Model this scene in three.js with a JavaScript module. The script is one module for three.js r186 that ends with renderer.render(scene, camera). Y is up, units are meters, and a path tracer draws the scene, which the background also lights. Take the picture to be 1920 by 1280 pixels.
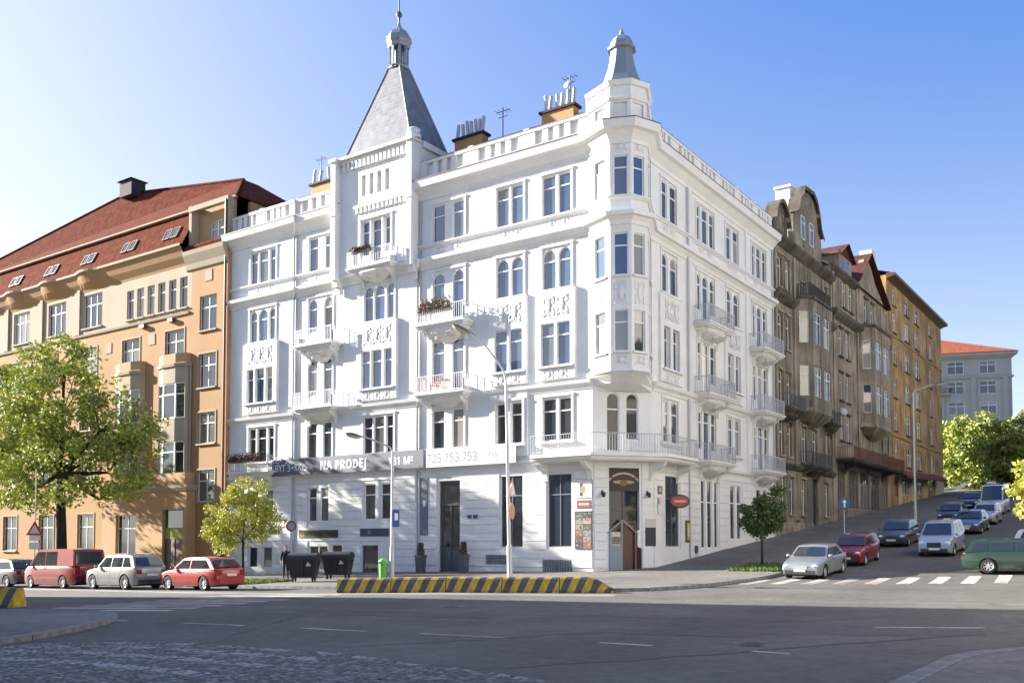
import * as THREE from 'three';
import { mergeGeometries } from 'three/addons/utils/BufferGeometryUtils.js';
import { MarchingCubes } from 'three/addons/objects/MarchingCubes.js';

// ---------------------------------------------------------------- camera, sky, sun, exposure
const scene = new THREE.Scene();
const renderer = new THREE.WebGLRenderer({ antialias: true });
renderer.setSize(1024, 682);
renderer.toneMapping = THREE.LinearToneMapping;
renderer.toneMappingExposure = 4.1;
renderer.shadowMap.enabled = true;
const EXPOSURE = 3.7;

const camera = new THREE.PerspectiveCamera(39.96, 1024 / 682, 0.5, 3000);   // 1760 px focal length on a 1280 px frame
camera.position.set(22.533, 2.0, 42.812);
camera.rotation.order = 'YXZ';
camera.rotation.y = 0.6100;
camera.rotation.x = 2.5 * Math.PI / 180;
camera.setViewOffset(1920, 1280, 0, -298, 1920, 1280);                     // architectural shift lens

const ELEV = 20.5 * Math.PI / 180, AZ = 16 * Math.PI / 180;
const SUN = new THREE.Vector3(-Math.cos(ELEV) * Math.cos(AZ), Math.sin(ELEV), Math.cos(ELEV) * Math.sin(AZ));
const sun = new THREE.DirectionalLight(new THREE.Color(1.0, 0.93, 0.82), 5);
sun.position.copy(SUN).multiplyScalar(200); sun.target.position.set(0, 0, 0);
sun.castShadow = true; sun.shadow.mapSize.set(4096, 4096);
Object.assign(sun.shadow.camera, { left: -110, right: 110, top: 90, bottom: -60, near: 10, far: 500 });
scene.add(sun, sun.target);

{ // clear spring morning sky: blue, paler to the horizon and around the sun
  const W = 1024, H = 512, d = new Float32Array(W * H * 4), v = new THREE.Vector3();
  for (let j = 0; j < H; j++) for (let i = 0; i < W; i++) {
    const el = ((j + 0.5) / H - 0.5) * Math.PI, ph = ((i + 0.5) / W) * 2 * Math.PI - Math.PI;
    v.set(Math.cos(el) * Math.cos(ph), Math.sin(el), Math.cos(el) * Math.sin(ph));
    const e = Math.max(0, el * 180 / Math.PI), g = Math.acos(Math.min(1, v.dot(SUN))) * 180 / Math.PI;
    const he = Math.exp(-e / 14), gl = Math.exp(-(33 + 6 * Math.log(1 + Math.exp((g - 33) / 6))) / 22), k = 4 * (j * W + i);
    d[k] = Math.max(0.15, -0.11 + 1.30 * he + 3.9 * gl) / EXPOSURE;
    d[k + 1] = Math.max(0.31, 0.08 + 1.24 * he + 3.5 * gl) / EXPOSURE;
    d[k + 2] = Math.max(0.58, 0.64 + 0.62 * he + 2.6 * gl) / EXPOSURE;
    d[k + 3] = 1;
  }
  const t = new THREE.DataTexture(d, W, H, THREE.RGBAFormat, THREE.FloatType);
  t.mapping = THREE.EquirectangularReflectionMapping; t.minFilter = t.magFilter = THREE.LinearFilter; t.needsUpdate = true;
  scene.background = t; scene.environment = t;
}

// ---------------------------------------------------------------- helpers
let seed = 12345;
const rnd = () => { seed = (seed + 0x6D2B79F5) | 0; let t = Math.imul(seed ^ (seed >>> 15), 1 | seed); t = (t + Math.imul(t ^ (t >>> 7), 61 | t)) ^ t; return ((t ^ (t >>> 14)) >>> 0) / 4294967296; };
const rr = (a, b) => a + (b - a) * rnd();
const V3 = (x, y, z) => new THREE.Vector3(x, y, z);
const lerp = (a, b, t) => a + (b - a) * t, clamp = (x, a = 0, b = 1) => Math.min(b, Math.max(a, x));
const smooth = (a, b, x) => { const t = clamp((x - a) / (b - a)); return t * t * (3 - 2 * t); };
const used = {};
function numbered(n) { const k = used[n] = (used[n] ?? -1) + 1; return k ? n + '_' + String(k).padStart(3, '0') : n; }
function uvm(g) { // uv in metres, planar by the direction a face looks
  if (g.userData.uvDone) return g;
  const p = g.attributes.position, n = g.attributes.normal, u = new Float32Array(p.count * 2);
  for (let i = 0; i < p.count; i++) {
    const ax = Math.abs(n.getX(i)), ay = Math.abs(n.getY(i)), az = Math.abs(n.getZ(i));
    if (ay > ax && ay > az) { u[2 * i] = p.getX(i); u[2 * i + 1] = p.getZ(i); }
    else if (ax > az) { u[2 * i] = p.getZ(i); u[2 * i + 1] = p.getY(i); }
    else { u[2 * i] = p.getX(i); u[2 * i + 1] = p.getY(i); }
  }
  g.setAttribute('uv', new THREE.BufferAttribute(u, 2)); return g;
}
const keep3 = (g) => { g = g.index ? g.toNonIndexed() : g; for (const k of Object.keys(g.attributes)) if (!['position', 'normal', 'uv'].includes(k)) g.deleteAttribute(k); if (!g.attributes.uv) g.setAttribute('uv', new THREE.BufferAttribute(new Float32Array(g.attributes.position.count * 2), 2)); return g; };
const M = (l) => Array.isArray(l) ? (l.length === 1 ? l[0] : mergeGeometries(l.map(keep3))) : l;
const bx = (x0, x1, y0, y1, z0, z1) => new THREE.BoxGeometry(x1 - x0, y1 - y0, z1 - z0).translate((x0 + x1) / 2, (y0 + y1) / 2, (z0 + z1) / 2);
function mesh(name, geo, mat, parent, label, keepUv) {
  const g = M(geo); if (!keepUv) uvm(g);
  const m = new THREE.Mesh(g, mat); m.name = name; m.castShadow = m.receiveShadow = true;
  if (label) m.userData.label = label;
  if (parent) parent.add(m);
  return m;
}
function thing(name, label, category, x = 0, y = 0, z = 0, ry = 0, group) {
  const o = new THREE.Group(); o.name = numbered(name); o.position.set(x, y, z); o.rotation.y = ry;
  o.userData = { label, category }; if (group) o.userData.group = group; scene.add(o); return o;
}
function struct(name, geo, mat, keepUv) { const m = mesh(numbered(name), geo, mat, scene, null, keepUv); m.userData.kind = 'structure'; return m; }
function tag(m, label, category, group) { m.userData.label = label; m.userData.category = category; if (group) m.userData.group = group; return m; }
function tube(pts, r, seg = 6, n) { const c = new THREE.CatmullRomCurve3(pts.map((p) => V3(...p))); return new THREE.TubeGeometry(c, n ?? pts.length * 3, r, seg, false); }
function rod(a, b, r0, r1 = r0, seg = 6) { // tapered rod between two points
  const A = V3(...a), B = V3(...b), d = B.clone().sub(A), g = new THREE.CylinderGeometry(r1, r0, d.length(), seg);
  g.applyQuaternion(new THREE.Quaternion().setFromUnitVectors(V3(0, 1, 0), d.clone().normalize()));
  return g.translate(...A.add(B).multiplyScalar(0.5).toArray());
}
const facet = (g) => { g = g.toNonIndexed(); g.computeVertexNormals(); return g; };
const lathe = (pts, seg = 16) => seg <= 8 ? facet(new THREE.LatheGeometry(pts.map(([r, y]) => new THREE.Vector2(r, y)), seg)) : new THREE.LatheGeometry(pts.map(([r, y]) => new THREE.Vector2(r, y)), seg);
function quads(list) { // list of [a,b,c,d] corner points
  const p = []; for (const [a, b, c, d] of list) p.push(...a, ...b, ...c, ...(d ? [...a, ...c, ...d] : []));
  const g = new THREE.BufferGeometry(); g.setAttribute('position', new THREE.Float32BufferAttribute(p, 3)); g.computeVertexNormals(); return g;
}
// band swept along a plan path (x,z) with mitred corners; profile = [[outward, y], ...]; outward is to the right-hand normal (-dz, dx)
function sweep(path, prof) {
  const n = path.length, ds = [], q = [];
  for (let i = 0; i < n - 1; i++) { const dx = path[i + 1][0] - path[i][0], dz = path[i + 1][1] - path[i][1], l = Math.hypot(dx, dz); ds.push([-dz / l, dx / l]); }
  const mit = path.map((_, i) => { const a = ds[Math.max(0, i - 1)], b = ds[Math.min(n - 2, i)], k = 1 + a[0] * b[0] + a[1] * b[1]; return [(a[0] + b[0]) / k, (a[1] + b[1]) / k]; });
  const P = (i, j) => [path[i][0] + mit[i][0] * prof[j][0], prof[j][1], path[i][1] + mit[i][1] * prof[j][0]];
  for (let i = 0; i < n - 1; i++) for (let j = 0; j < prof.length - 1; j++) q.push([P(i, j), P(i + 1, j), P(i + 1, j + 1), P(i, j + 1)]);
  const tri = THREE.ShapeUtils.triangulateShape(prof.map(([a, b]) => new THREE.Vector2(a, b)), []);
  for (const [a, b, c] of tri) { q.push([P(0, a), P(0, b), P(0, c)]); q.push([P(n - 1, c), P(n - 1, b), P(n - 1, a)]); }
  return quads(q);
}

// ---------------------------------------------------------------- textures and materials
function noiseGrid(n, s) { let q = s; const r = () => { q = (q * 1664525 + 1013904223) >>> 0; return q / 4294967296; }; return Float32Array.from({ length: n * n }, r); }
function vnoise(g, n, x, y) { const X = Math.floor(x), Y = Math.floor(y), fx = x - X, fy = y - Y, s = fx * fx * (3 - 2 * fx), t = fy * fy * (3 - 2 * fy), a = (i, j) => g[((j % n + n) % n) * n + ((i % n + n) % n)]; return lerp(lerp(a(X, Y), a(X + 1, Y), s), lerp(a(X, Y + 1), a(X + 1, Y + 1), s), t); }
const grids = [4, 8, 16, 32, 64, 128].map((n, i) => [n, noiseGrid(n, 77 + i * 991)]);
const fbm = (u, v, lo, hi) => { let s = 0, w = 0, a = 1; for (let k = lo; k <= hi; k++) { const [n, g] = grids[k]; s += a * vnoise(g, n, u * n, v * n); w += a; a *= 0.62; } return s / w; };
function tex(size, metres, fn, srgb = true) { // fn(u,v) -> [r,g,b] 0..1
  const d = new Uint8Array(size * size * 4);
  for (let j = 0; j < size; j++) for (let i = 0; i < size; i++) { const c = fn(i / size, j / size), k = 4 * (j * size + i); for (let m = 0; m < 3; m++) d[k + m] = 255 * clamp(c[m]); d[k + 3] = 255; }
  const t = new THREE.DataTexture(d, size, size); t.wrapS = t.wrapT = THREE.RepeatWrapping; t.magFilter = THREE.LinearFilter; t.minFilter = THREE.LinearMipmapLinearFilter; t.generateMipmaps = true;
  if (srgb) t.colorSpace = THREE.SRGBColorSpace; t.repeat.set(1 / metres, 1 / metres); t.needsUpdate = true; return t;
}
const plasterMap = tex(512, 6, (u, v) => { const a = fbm(u, v, 0, 4), b = fbm(u, v, 3, 5), st = fbm((u * 5) % 1, (v * 0.8) % 1, 1, 4), s = 0.895 + 0.10 * a + 0.035 * (st - 0.5) - 0.05 * Math.max(0, b - 0.62) * 3; return [s, s * 0.998, s * 0.99]; });
const plasterBump = tex(256, 1.7, (u, v) => { const a = fbm(u, v, 2, 5); return [a, a, a]; }, false);
const grimeMap = tex(512, 9, (u, v) => { const a = fbm(u, v, 0, 5), st = fbm(u * 4, v * 0.5, 1, 4), s = clamp(0.48 + 0.62 * a - 0.42 * Math.max(0, st - 0.5) * 2); return [s, s * 0.985, s * 0.96]; });
const asphaltMap = tex(1024, 11, (u, v) => { const a = fbm(u, v, 0, 3), b = fbm(u, v, 4, 5), sp = rnd(); const s = 0.60 + 0.30 * a + 0.18 * (b - 0.5) + (sp > 0.93 ? 0.16 : 0) - (sp < 0.06 ? 0.12 : 0); return [s, s, s * 1.0]; });
const asphaltBump = tex(512, 1.3, (u, v) => { const a = rnd() * 0.5 + fbm(u, v, 3, 5) * 0.5; return [a, a, a]; }, false);
const stoneMap = tex(256, 1.1, (u, v) => { const a = fbm(u, v, 1, 5), s = 0.72 + 0.4 * (a - 0.5) + rr(-0.08, 0.08); return [s, s, s]; });
const tileMap = tex(512, 3.2, (u, v) => { const row = Math.floor(v * 10), c = Math.floor(u * 14 + (row % 2) * 0.5) % 14, k = grids[3][1][(row * 32 + c * 7) % 1024], a = fbm(u, v, 2, 5), s = 0.72 + 0.22 * k + 0.14 * (a - 0.5); return [s, s * 0.97, s * 0.95]; });
const tileBump = tex(512, 3.2, (u, v) => { const f = (v * 10) % 1, row = Math.floor(v * 10), cx = (u * 14 + (row % 2) * 0.5) % 1; const s = (1 - f) * 0.75 + 0.25 * Math.sin(cx * Math.PI); return [s, s, s]; }, false);
const slateMap = tex(512, 3.4, (u, v) => { const row = Math.floor(v * 12), c = Math.floor(u * 10 + (row % 2) * 0.5) % 10, k = grids[3][1][(row * 37 + c * 11) % 1024], a = fbm(u, v, 1, 4), s = 0.78 + 0.12 * k + 0.16 * (a - 0.5); return [s, s, s * 1.01]; });
const slateBump = tex(512, 3.4, (u, v) => { const f = (v * 12) % 1, row = Math.floor(v * 12), cx = (u * 10 + (row % 2) * 0.5) % 1; const s = (1 - f) * 0.8 + (cx < 0.05 ? 0 : 0.2); return [s, s, s]; }, false);
const rgb = (r, g, b) => new THREE.Color().setRGB(r, g, b);
const std = (c, o = {}) => new THREE.MeshStandardMaterial({ color: rgb(...c), roughness: 0.85, ...o });
const plaster = (c, o = {}) => std(c, { map: plasterMap, bumpMap: plasterBump, bumpScale: 0.004, roughness: 0.9, ...o });
const mat = {
  white: plaster([0.79, 0.795, 0.80]), trim: std([0.79, 0.79, 0.79], { roughness: 0.8, map: plasterMap }),
  orange: plaster([0.40, 0.235, 0.11]), cream: plaster([0.40, 0.335, 0.25]), beige: plaster([0.42, 0.37, 0.30]), peach: plaster([0.48, 0.30, 0.165]),
  grime: std([0.35, 0.31, 0.262], { map: grimeMap, bumpMap: plasterBump, bumpScale: 0.01, roughness: 0.95 }), grimeDark: std([0.16, 0.14, 0.118], { map: grimeMap, roughness: 0.95 }),
  grimeLight: std([0.48, 0.415, 0.325], { map: grimeMap, bumpMap: plasterBump, bumpScale: 0.01, roughness: 0.95 }),
  brown: std([0.68, 0.435, 0.185], { map: grimeMap, bumpMap: plasterBump, bumpScale: 0.006, roughness: 0.95 }), far: plaster([0.46, 0.45, 0.42]),
  tile: new THREE.MeshPhysicalMaterial({ color: rgb(0.165, 0.042, 0.023), specularIntensity: 0.12, map: tileMap, bumpMap: tileBump, bumpScale: 0.03, roughness: 1.0 }), tileBright: std([0.40, 0.10, 0.03], { map: tileMap, roughness: 0.9 }),
  slate: std([0.22, 0.235, 0.26], { map: slateMap, bumpMap: slateBump, bumpScale: 0.012, roughness: 0.55, metalness: 0.15 }), zinc: std([0.24, 0.265, 0.29], { roughness: 0.45, metalness: 0.3 }),
  gutter: std([0.10, 0.045, 0.035], { roughness: 0.5 }), iron: std([0.10, 0.10, 0.11], { roughness: 0.5, metalness: 0.5 }), paleIron: std([0.42, 0.43, 0.46], { roughness: 0.55, metalness: 0.2 }),
  brick: std([0.52, 0.30, 0.13], { map: plasterMap }), dark: std([0.03, 0.03, 0.035]), black: std([0.015, 0.015, 0.017], { roughness: 0.5 }), frame: std([0.78, 0.77, 0.75], { roughness: 0.5 }),
  frameBrown: std([0.10, 0.06, 0.04], { roughness: 0.5 }), frameGrey: std([0.10, 0.115, 0.135], { roughness: 0.5 }), doorGrey: std([0.075, 0.085, 0.10], { roughness: 0.45 }),
  asphalt: std([0.165, 0.158, 0.148], { map: asphaltMap, bumpMap: asphaltBump, bumpScale: 0.008, roughness: 0.92 }), paving: std([0.25, 0.235, 0.215], { map: asphaltMap, bumpMap: asphaltBump, bumpScale: 0.006, roughness: 0.92 }),
  concrete: std([0.34, 0.33, 0.31], { map: asphaltMap, roughness: 0.95 }), patch: std([0.13, 0.128, 0.126], { map: asphaltMap, bumpMap: asphaltBump, bumpScale: 0.006, roughness: 0.9 }), paint: std([0.62, 0.61, 0.58], { map: grimeMap, roughness: 0.8 }), paintWorn: std([0.36, 0.36, 0.36], { map: grimeMap, roughness: 0.85 }),
  granite: std([0.33, 0.325, 0.32], { map: stoneMap, roughness: 0.85 }),
};
const glass = (c, o = {}) => new THREE.MeshPhysicalMaterial({ color: rgb(...c), roughness: 0.03, ior: 2.0, ...o });
const panesDark = [glass([0.020, 0.026, 0.036]), glass([0.03, 0.04, 0.055]), glass([0.045, 0.05, 0.055]), glass([0.02, 0.03, 0.05])];
const panesPaintedSky = [glass([0.05, 0.095, 0.20]), glass([0.07, 0.115, 0.19]), glass([0.04, 0.075, 0.16]), glass([0.10, 0.125, 0.165])];  // blue of the reflected sky put into the pane colour itself
const paneShade = glass([0.055, 0.06, 0.055], { ior: 1.42 });
const panesCurtain = [glass([0.16, 0.16, 0.155]), glass([0.24, 0.235, 0.22]), glass([0.10, 0.10, 0.10])];
const pane = (p = 0.28) => rnd() < p ? panesCurtain[Math.floor(rnd() * 3)] : panesDark[Math.floor(rnd() * 4)];

// ---------------------------------------------------------------- facade tools: T = plan frame {x, z, ry} (local u along the wall, v up, w outward)
const frameT = (x, z, ry) => ({ x, z, ry, c: Math.cos(ry), s: Math.sin(ry) });
function put(m, T, u = 0, v = 0, w = 0) { m.position.set(T.x + u * T.c + w * T.s, v, T.z - u * T.s + w * T.c); m.rotation.y = T.ry; return m; }
function holePath(h, P = THREE.Path) {
  const p = new P(), { u0, u1, v0, v1 } = h;
  p.moveTo(u0, v0); p.lineTo(u1, v0);
  if (h.arch) { const r = (u1 - u0) / 2; p.lineTo(u1, v1 - r); p.absarc((u0 + u1) / 2, v1 - r, r, 0, Math.PI, false); p.lineTo(u0, v0); }
  else { p.lineTo(u1, v1); p.lineTo(u0, v1); p.lineTo(u0, v0); }
  return p;
}
const H = (u0, u1, v0, v1, o = {}) => ({ u0, u1, v0, v1, ...o });
function wallGeo(u0, u1, v0, v1, w0, w1, holes) {
  const s = holePath(H(u0, u1, v0, v1), THREE.Shape);
  for (const h of holes) if (h.u0 > u0 + 0.01 && h.u1 < u1 - 0.01 && h.v0 > v0 + 0.01 && h.v1 < v1 - 0.01) s.holes.push(holePath(h));
  return new THREE.ExtrudeGeometry(s, { depth: w1 - w0, bevelEnabled: false, curveSegments: 8 }).translate(0, 0, w0);
}
const cache = {};
function frameGeos(w, h, arch, tr, vm, fw) {
  const key = [w.toFixed(2), h.toFixed(2), !!arch, tr, vm, fw].join();
  if (cache[key]) return cache[key];
  const outer = holePath(H(0, w, 0, h, { arch }), THREE.Shape), panes = [];
  const th = tr ? h * tr : h, cols = vm + 1, cw = (w - fw * (cols + 1)) / cols;
  for (let c = 0; c < cols; c++) {
    const a = fw + c * (cw + fw);
    panes.push(H(a, a + cw, fw, (tr ? th - fw * 0.6 : h - fw), { arch: !tr && arch && cols === 1 }));
    if (tr) panes.push(H(a, a + cw, th + fw * 0.6, h - fw, { arch: arch && cols === 1 }));
  }
  for (const p of panes) outer.holes.push(holePath(p));
  return cache[key] = { frame: uvm(new THREE.ExtrudeGeometry(outer, { depth: 0.07, bevelEnabled: false, curveSegments: 8 })), panes: panes.map((p) => uvm(new THREE.ExtrudeGeometry(holePath(H(p.u0 - 0.006, p.u1 + 0.006, p.v0 - 0.006, p.v1 + 0.006, { arch: p.arch }), THREE.Shape), { depth: 0.012, bevelEnabled: false, curveSegments: 8 }).translate(0, 0, 0.02))) };
}
function win(parent, T, h, o = {}) {
  const { w = -0.2, tr = 0.70, vm = 0, fw = 0.055, fm = mat.frame, curtain = 0.28, name = 'window' } = { ...h, ...o };
  const g = frameGeos(h.u1 - h.u0, h.v1 - h.v0, h.arch, tr, vm, fw);
  const f = put(mesh(name, g.frame, fm, parent), T, h.u0, h.v0, w);
  const pm = o.pane ?? pane(curtain);
  const alt = !o.dark && rnd() < 0.3 ? pane(0.5) : pm;
  g.panes.forEach((p, i) => mesh('pane', p, i % 2 ? alt : pm, f));
  return f;
}
function surround(parent, T, u0, u1, v0, v1, w, o = {}) { // moulded frame, sill and hood round a group of lights
  const a = o.t ?? 0.13, m = o.mat ?? mat.trim, g = [bx(u0 - a - 0.06, u0 - 0.06, v0, v1 + 0.1, w, w + 0.06), bx(u1 + 0.06, u1 + a + 0.06, v0, v1 + 0.1, w, w + 0.06), bx(u0 - a - 0.1, u1 + a + 0.1, v1 + 0.1, v1 + 0.24, w, w + 0.09)];
  if (o.hood) g.push(bx(u0 - a - 0.18, u1 + a + 0.18, v1 + 0.24, v1 + 0.34, w, w + 0.2));
  if (o.sill !== false) g.push(bx(u0 - a - 0.14, u1 + a + 0.14, v0 - 0.15, v0 - 0.02, w, w + 0.2), bx(u0 - a - 0.06, u1 + a + 0.06, v0 - 0.25, v0 - 0.15, w, w + 0.1));
  return put(mesh('window_surround', g, m, parent), T);
}
const ornGeo = (() => { // stucco cartouche, about 1 x 1
  const g = [];
  g.push(new THREE.SphereGeometry(0.2, 10, 8).scale(1, 1.3, 0.35));
  for (const s of [-1, 1]) for (const t of [-1, 1]) { g.push(new THREE.TorusGeometry(0.13, 0.04, 5, 10, 4.6).rotateZ(Math.atan2(t, s) - 2.3).scale(1, 1, 0.8).translate(s * 0.27, t * 0.24, 0)); g.push(new THREE.SphereGeometry(0.06, 6, 5).scale(1, 1, 0.7).translate(s * 0.42, t * 0.4, 0)); }
  for (const t of [-1, 1]) g.push(new THREE.ConeGeometry(0.09, 0.22, 6).rotateZ(t > 0 ? 0 : Math.PI).scale(1, 1, 0.5).translate(0, t * 0.38, 0));
  return uvm(M(g));
})();
function ornament(parent, T, u, v, w, su, sv, m = mat.trim) { const o = put(mesh('stucco_ornament', ornGeo, m, parent), T, u, v, w); o.scale.set(su, sv, 0.4); return o; }
function railing(u0, u1, y0, y1, d, step = 0.14, r = 0.011) { // three-sided railing: front at w = d, ends back to the wall
  const g = [], b = (a0, a1, c0, c1, e0, e1) => g.push(bx(a0, a1, c0, c1, e0, e1));
  for (const y of [y0 + 0.08, y1]) { b(u0, u1, y - 0.018, y + 0.018, d - 0.02, d + 0.02); b(u0 - 0.02, u0 + 0.02, y - 0.018, y + 0.018, 0, d); b(u1 - 0.02, u1 + 0.02, y - 0.018, y + 0.018, 0, d); }
  const bar = (u, w) => b(u - r, u + r, y0, y1, w - r, w + r);
  for (let u = u0; u <= u1 + 1e-6; u += (u1 - u0) / Math.round((u1 - u0) / step)) bar(u, d);
  for (let w = 0.1; w < d - 0.05; w += step) { bar(u0, w); bar(u1, w); }
  for (const [u, w] of [[u0, d], [u1, d]]) b(u - 0.025, u + 0.025, y0, y1 + 0.06, w - 0.025, w + 0.025);
  return g;
}
function balcony(parent, T, u0, u1, y, d, o = {}) {
  const m = o.mat ?? mat.trim, uc = (u0 + u1) / 2, hw = (u1 - u0) / 2, w0 = o.w ?? 0;
  const slab = put(mesh('balcony', [bx(u0 - 0.08, u1 + 0.08, y - 0.1, y, w0, d + 0.08), bx(u0, u1, y - 0.2, y - 0.1, w0, d), bx(u0 + 0.1, u1 - 0.1, y - 0.28, y - 0.2, w0, d - 0.1)], m, parent), T);
  if (o.bowl !== false) {
    const g = (() => { const q = [], N = 14, K = 6, P = (i, k) => { const a = Math.PI * i / N, t = k / K, r = [1, 0.97, 0.86, 0.66, 0.42, 0.2, 0.06][k], c = Math.sign(Math.cos(a)) * Math.abs(Math.cos(a)) ** 0.7; return [uc - c * hw * 0.88 * lerp(1, r, 0.8), y - 0.28 - (o.drop ?? 1.0) * 0.8 * t, w0 + Math.sin(a) ** 0.7 * d * 0.85 * r]; }; for (let k = 0; k < K; k++) for (let i = 0; i < N; i++) q.push([P(i, k), P(i, k + 1), P(i + 1, k + 1), P(i + 1, k)]); return quads(q); })();
    mesh('corbel', g, m, slab);
    { const or = mesh('stucco_ornament', ornGeo, m, slab); or.position.set(uc, y - 0.28 - (o.drop ?? 1.0) * 0.42, w0 + d * 0.56); or.rotation.x = 0.9; or.scale.set(hw * 0.9, 0.6, 0.5); }
  }
  for (const s of [-1, 1]) { // console brackets
    const p = new THREE.Shape(); p.moveTo(0, 0); p.lineTo(d * 0.8, 0); p.quadraticCurveTo(d * 0.75, -0.25, d * 0.35, -0.34); p.quadraticCurveTo(0.16, -0.4, 0.12, -0.8); p.lineTo(0, -0.85); p.lineTo(0, 0);
    const b = new THREE.ExtrudeGeometry(p, { depth: 0.22, bevelEnabled: false, curveSegments: 5 }).rotateY(-Math.PI / 2).translate(uc + s * hw * 0.72 + 0.11, y - 0.28, w0);
    mesh('bracket', b, m, slab);
  }
  if (o.rail !== false) mesh('railing', railing(u0 + 0.04, u1 - 0.04, y, y + (o.rh ?? 0.98), d, 0.14), o.railMat ?? mat.paleIron, slab);
  return slab;
}

// ---------------------------------------------------------------- ground
function gh(x, z) {
  const a = lerp(0.25, 0.06, smooth(2, 16, z)) + 0.017 * clamp(x, -90, 0) * (1 - smooth(20, 40, z) * 0.6);
  let hill = z < -4 ? 0.092 * -z : z < 4 ? 0.092 * (4 - z) * (4 - z) / 16 : 0;
  if (hill > 11) hill = 11 + (hill - 11) * 0.12;
  hill *= 1 - smooth(-8, -30, x) ;
  return a - lerp(0, 0.06, smooth(16, 30, z)) + hill;
}
function drape(nu, nv, f, dy) { // f(s,t) -> [x,z]
  const p = [], idx = [], uv = [];
  for (let j = 0; j <= nv; j++) for (let i = 0; i <= nu; i++) { const [x, z] = f(i / nu, j / nv); p.push(x, gh(x, z) + dy, z); uv.push(x, z); }
  for (let j = 0; j < nv; j++) for (let i = 0; i < nu; i++) { const a = j * (nu + 1) + i, b = a + 1, c = a + nu + 1, d = c + 1; idx.push(a, c, b, b, c, d); }
  const g = new THREE.BufferGeometry(); g.setAttribute('position', new THREE.Float32BufferAttribute(p, 3)); g.setAttribute('uv', new THREE.Float32BufferAttribute(uv, 2)); g.setIndex(idx); g.computeVertexNormals(); return g;
}
{
  const ax = (lo, hi, far) => { const a = []; for (let d = far; d > 1; d *= 0.72) a.push(lo - d); for (let x = lo; x <= hi; x += x >= -10 && x < 32 ? 0.5 : 2) a.push(x); for (let d = 1.5; d < far; d *= 1.4) a.push(hi + d); a.push(hi + far); return a; };
  const X = ax(-96, 40, 900), Z = ax(-110, 60, 900), nx = X.length - 1, nz = Z.length - 1;
  struct('road', drape(nx, nz, (s, t) => [X[Math.round(s * nx)], Z[Math.round(t * nz)]], 0), mat.asphalt, true);
}
const poly = (pts, n) => { // resample a polyline evenly
  const L = [0]; for (let i = 1; i < pts.length; i++) L.push(L[i - 1] + Math.hypot(pts[i][0] - pts[i - 1][0], pts[i][1] - pts[i - 1][1]));
  return (t) => { const s = t * L.at(-1); let i = 1; while (i < pts.length - 1 && L[i] < s) i++; const k = (s - L[i - 1]) / (L[i] - L[i - 1] || 1); return [lerp(pts[i - 1][0], pts[i][0], k), lerp(pts[i - 1][1], pts[i][1], k)]; };
};
const plen = (pts) => { let l = 0; for (let i = 1; i < pts.length; i++) l += Math.hypot(pts[i][0] - pts[i - 1][0], pts[i][1] - pts[i - 1][1]); return l; };
function kerbs(parent, pts, from, to, h = 0.13, wdt = 0.22, m = mat.granite) { // kerb stones laid end to end along a line
  const f = poly(pts), L = plen(pts), g = {};
  for (let s = from; s < to; s += 1.0) {
    const a = f(s / L), b = f(Math.min(1, (s + 0.985) / L)), ya = gh(...a), yb = gh(...b), l = Math.hypot(b[0] - a[0], b[1] - a[1]); if (l < 0.2) continue;
    const key = l.toFixed(1); g[key] ??= uvm(new THREE.BoxGeometry(l, 0.4, wdt));
    const k = mesh('kerb_stone', g[key], m, parent, null, true);
    k.position.set((a[0] + b[0]) / 2, (ya + yb) / 2 + h - 0.2 + rr(-0.004, 0.004), (a[1] + b[1]) / 2); k.rotation.order = 'YXZ'; k.rotation.y = -Math.atan2(b[1] - a[1], b[0] - a[0]); k.rotation.z = Math.atan2(yb - ya, l);
  }
}
{ // pavement round the corner of the white house
  const kerb = [[-95, 14.3], [-9, 14.3], [-4, 13.9], [1, 12.9], [4.6, 11.9], [6.2, 10.6], [7.1, 8.4], [7.35, 5], [7.3, 0], [7.3, -110]];
  const inner = [[-95, -0.3], [-9, -0.3], [-6, -0.3], [-4, -0.3], [-2.5, -0.3], [-1.5, -0.8], [-0.9, -1.5], [-0.4, -2.6], [-0.4, -4], [-0.4, -110]];
  const N = 230, seg = (arr, t) => { const k = t * (arr.length - 1), i = Math.min(arr.length - 2, Math.floor(k)); return [lerp(arr[i][0], arr[i + 1][0], k - i), lerp(arr[i][1], arr[i + 1][1], k - i)]; };
  const p = struct('pavement', drape(N, 10, (s, t) => { const a = seg(inner, s), b = seg(kerb, s); return [lerp(a[0], b[0], t), lerp(a[1], b[1], t)]; }, 0.12), mat.paving, true);
  const L = plen(kerb); kerbs(p, kerb, 60, L - 62, 0.128);
}
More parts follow.
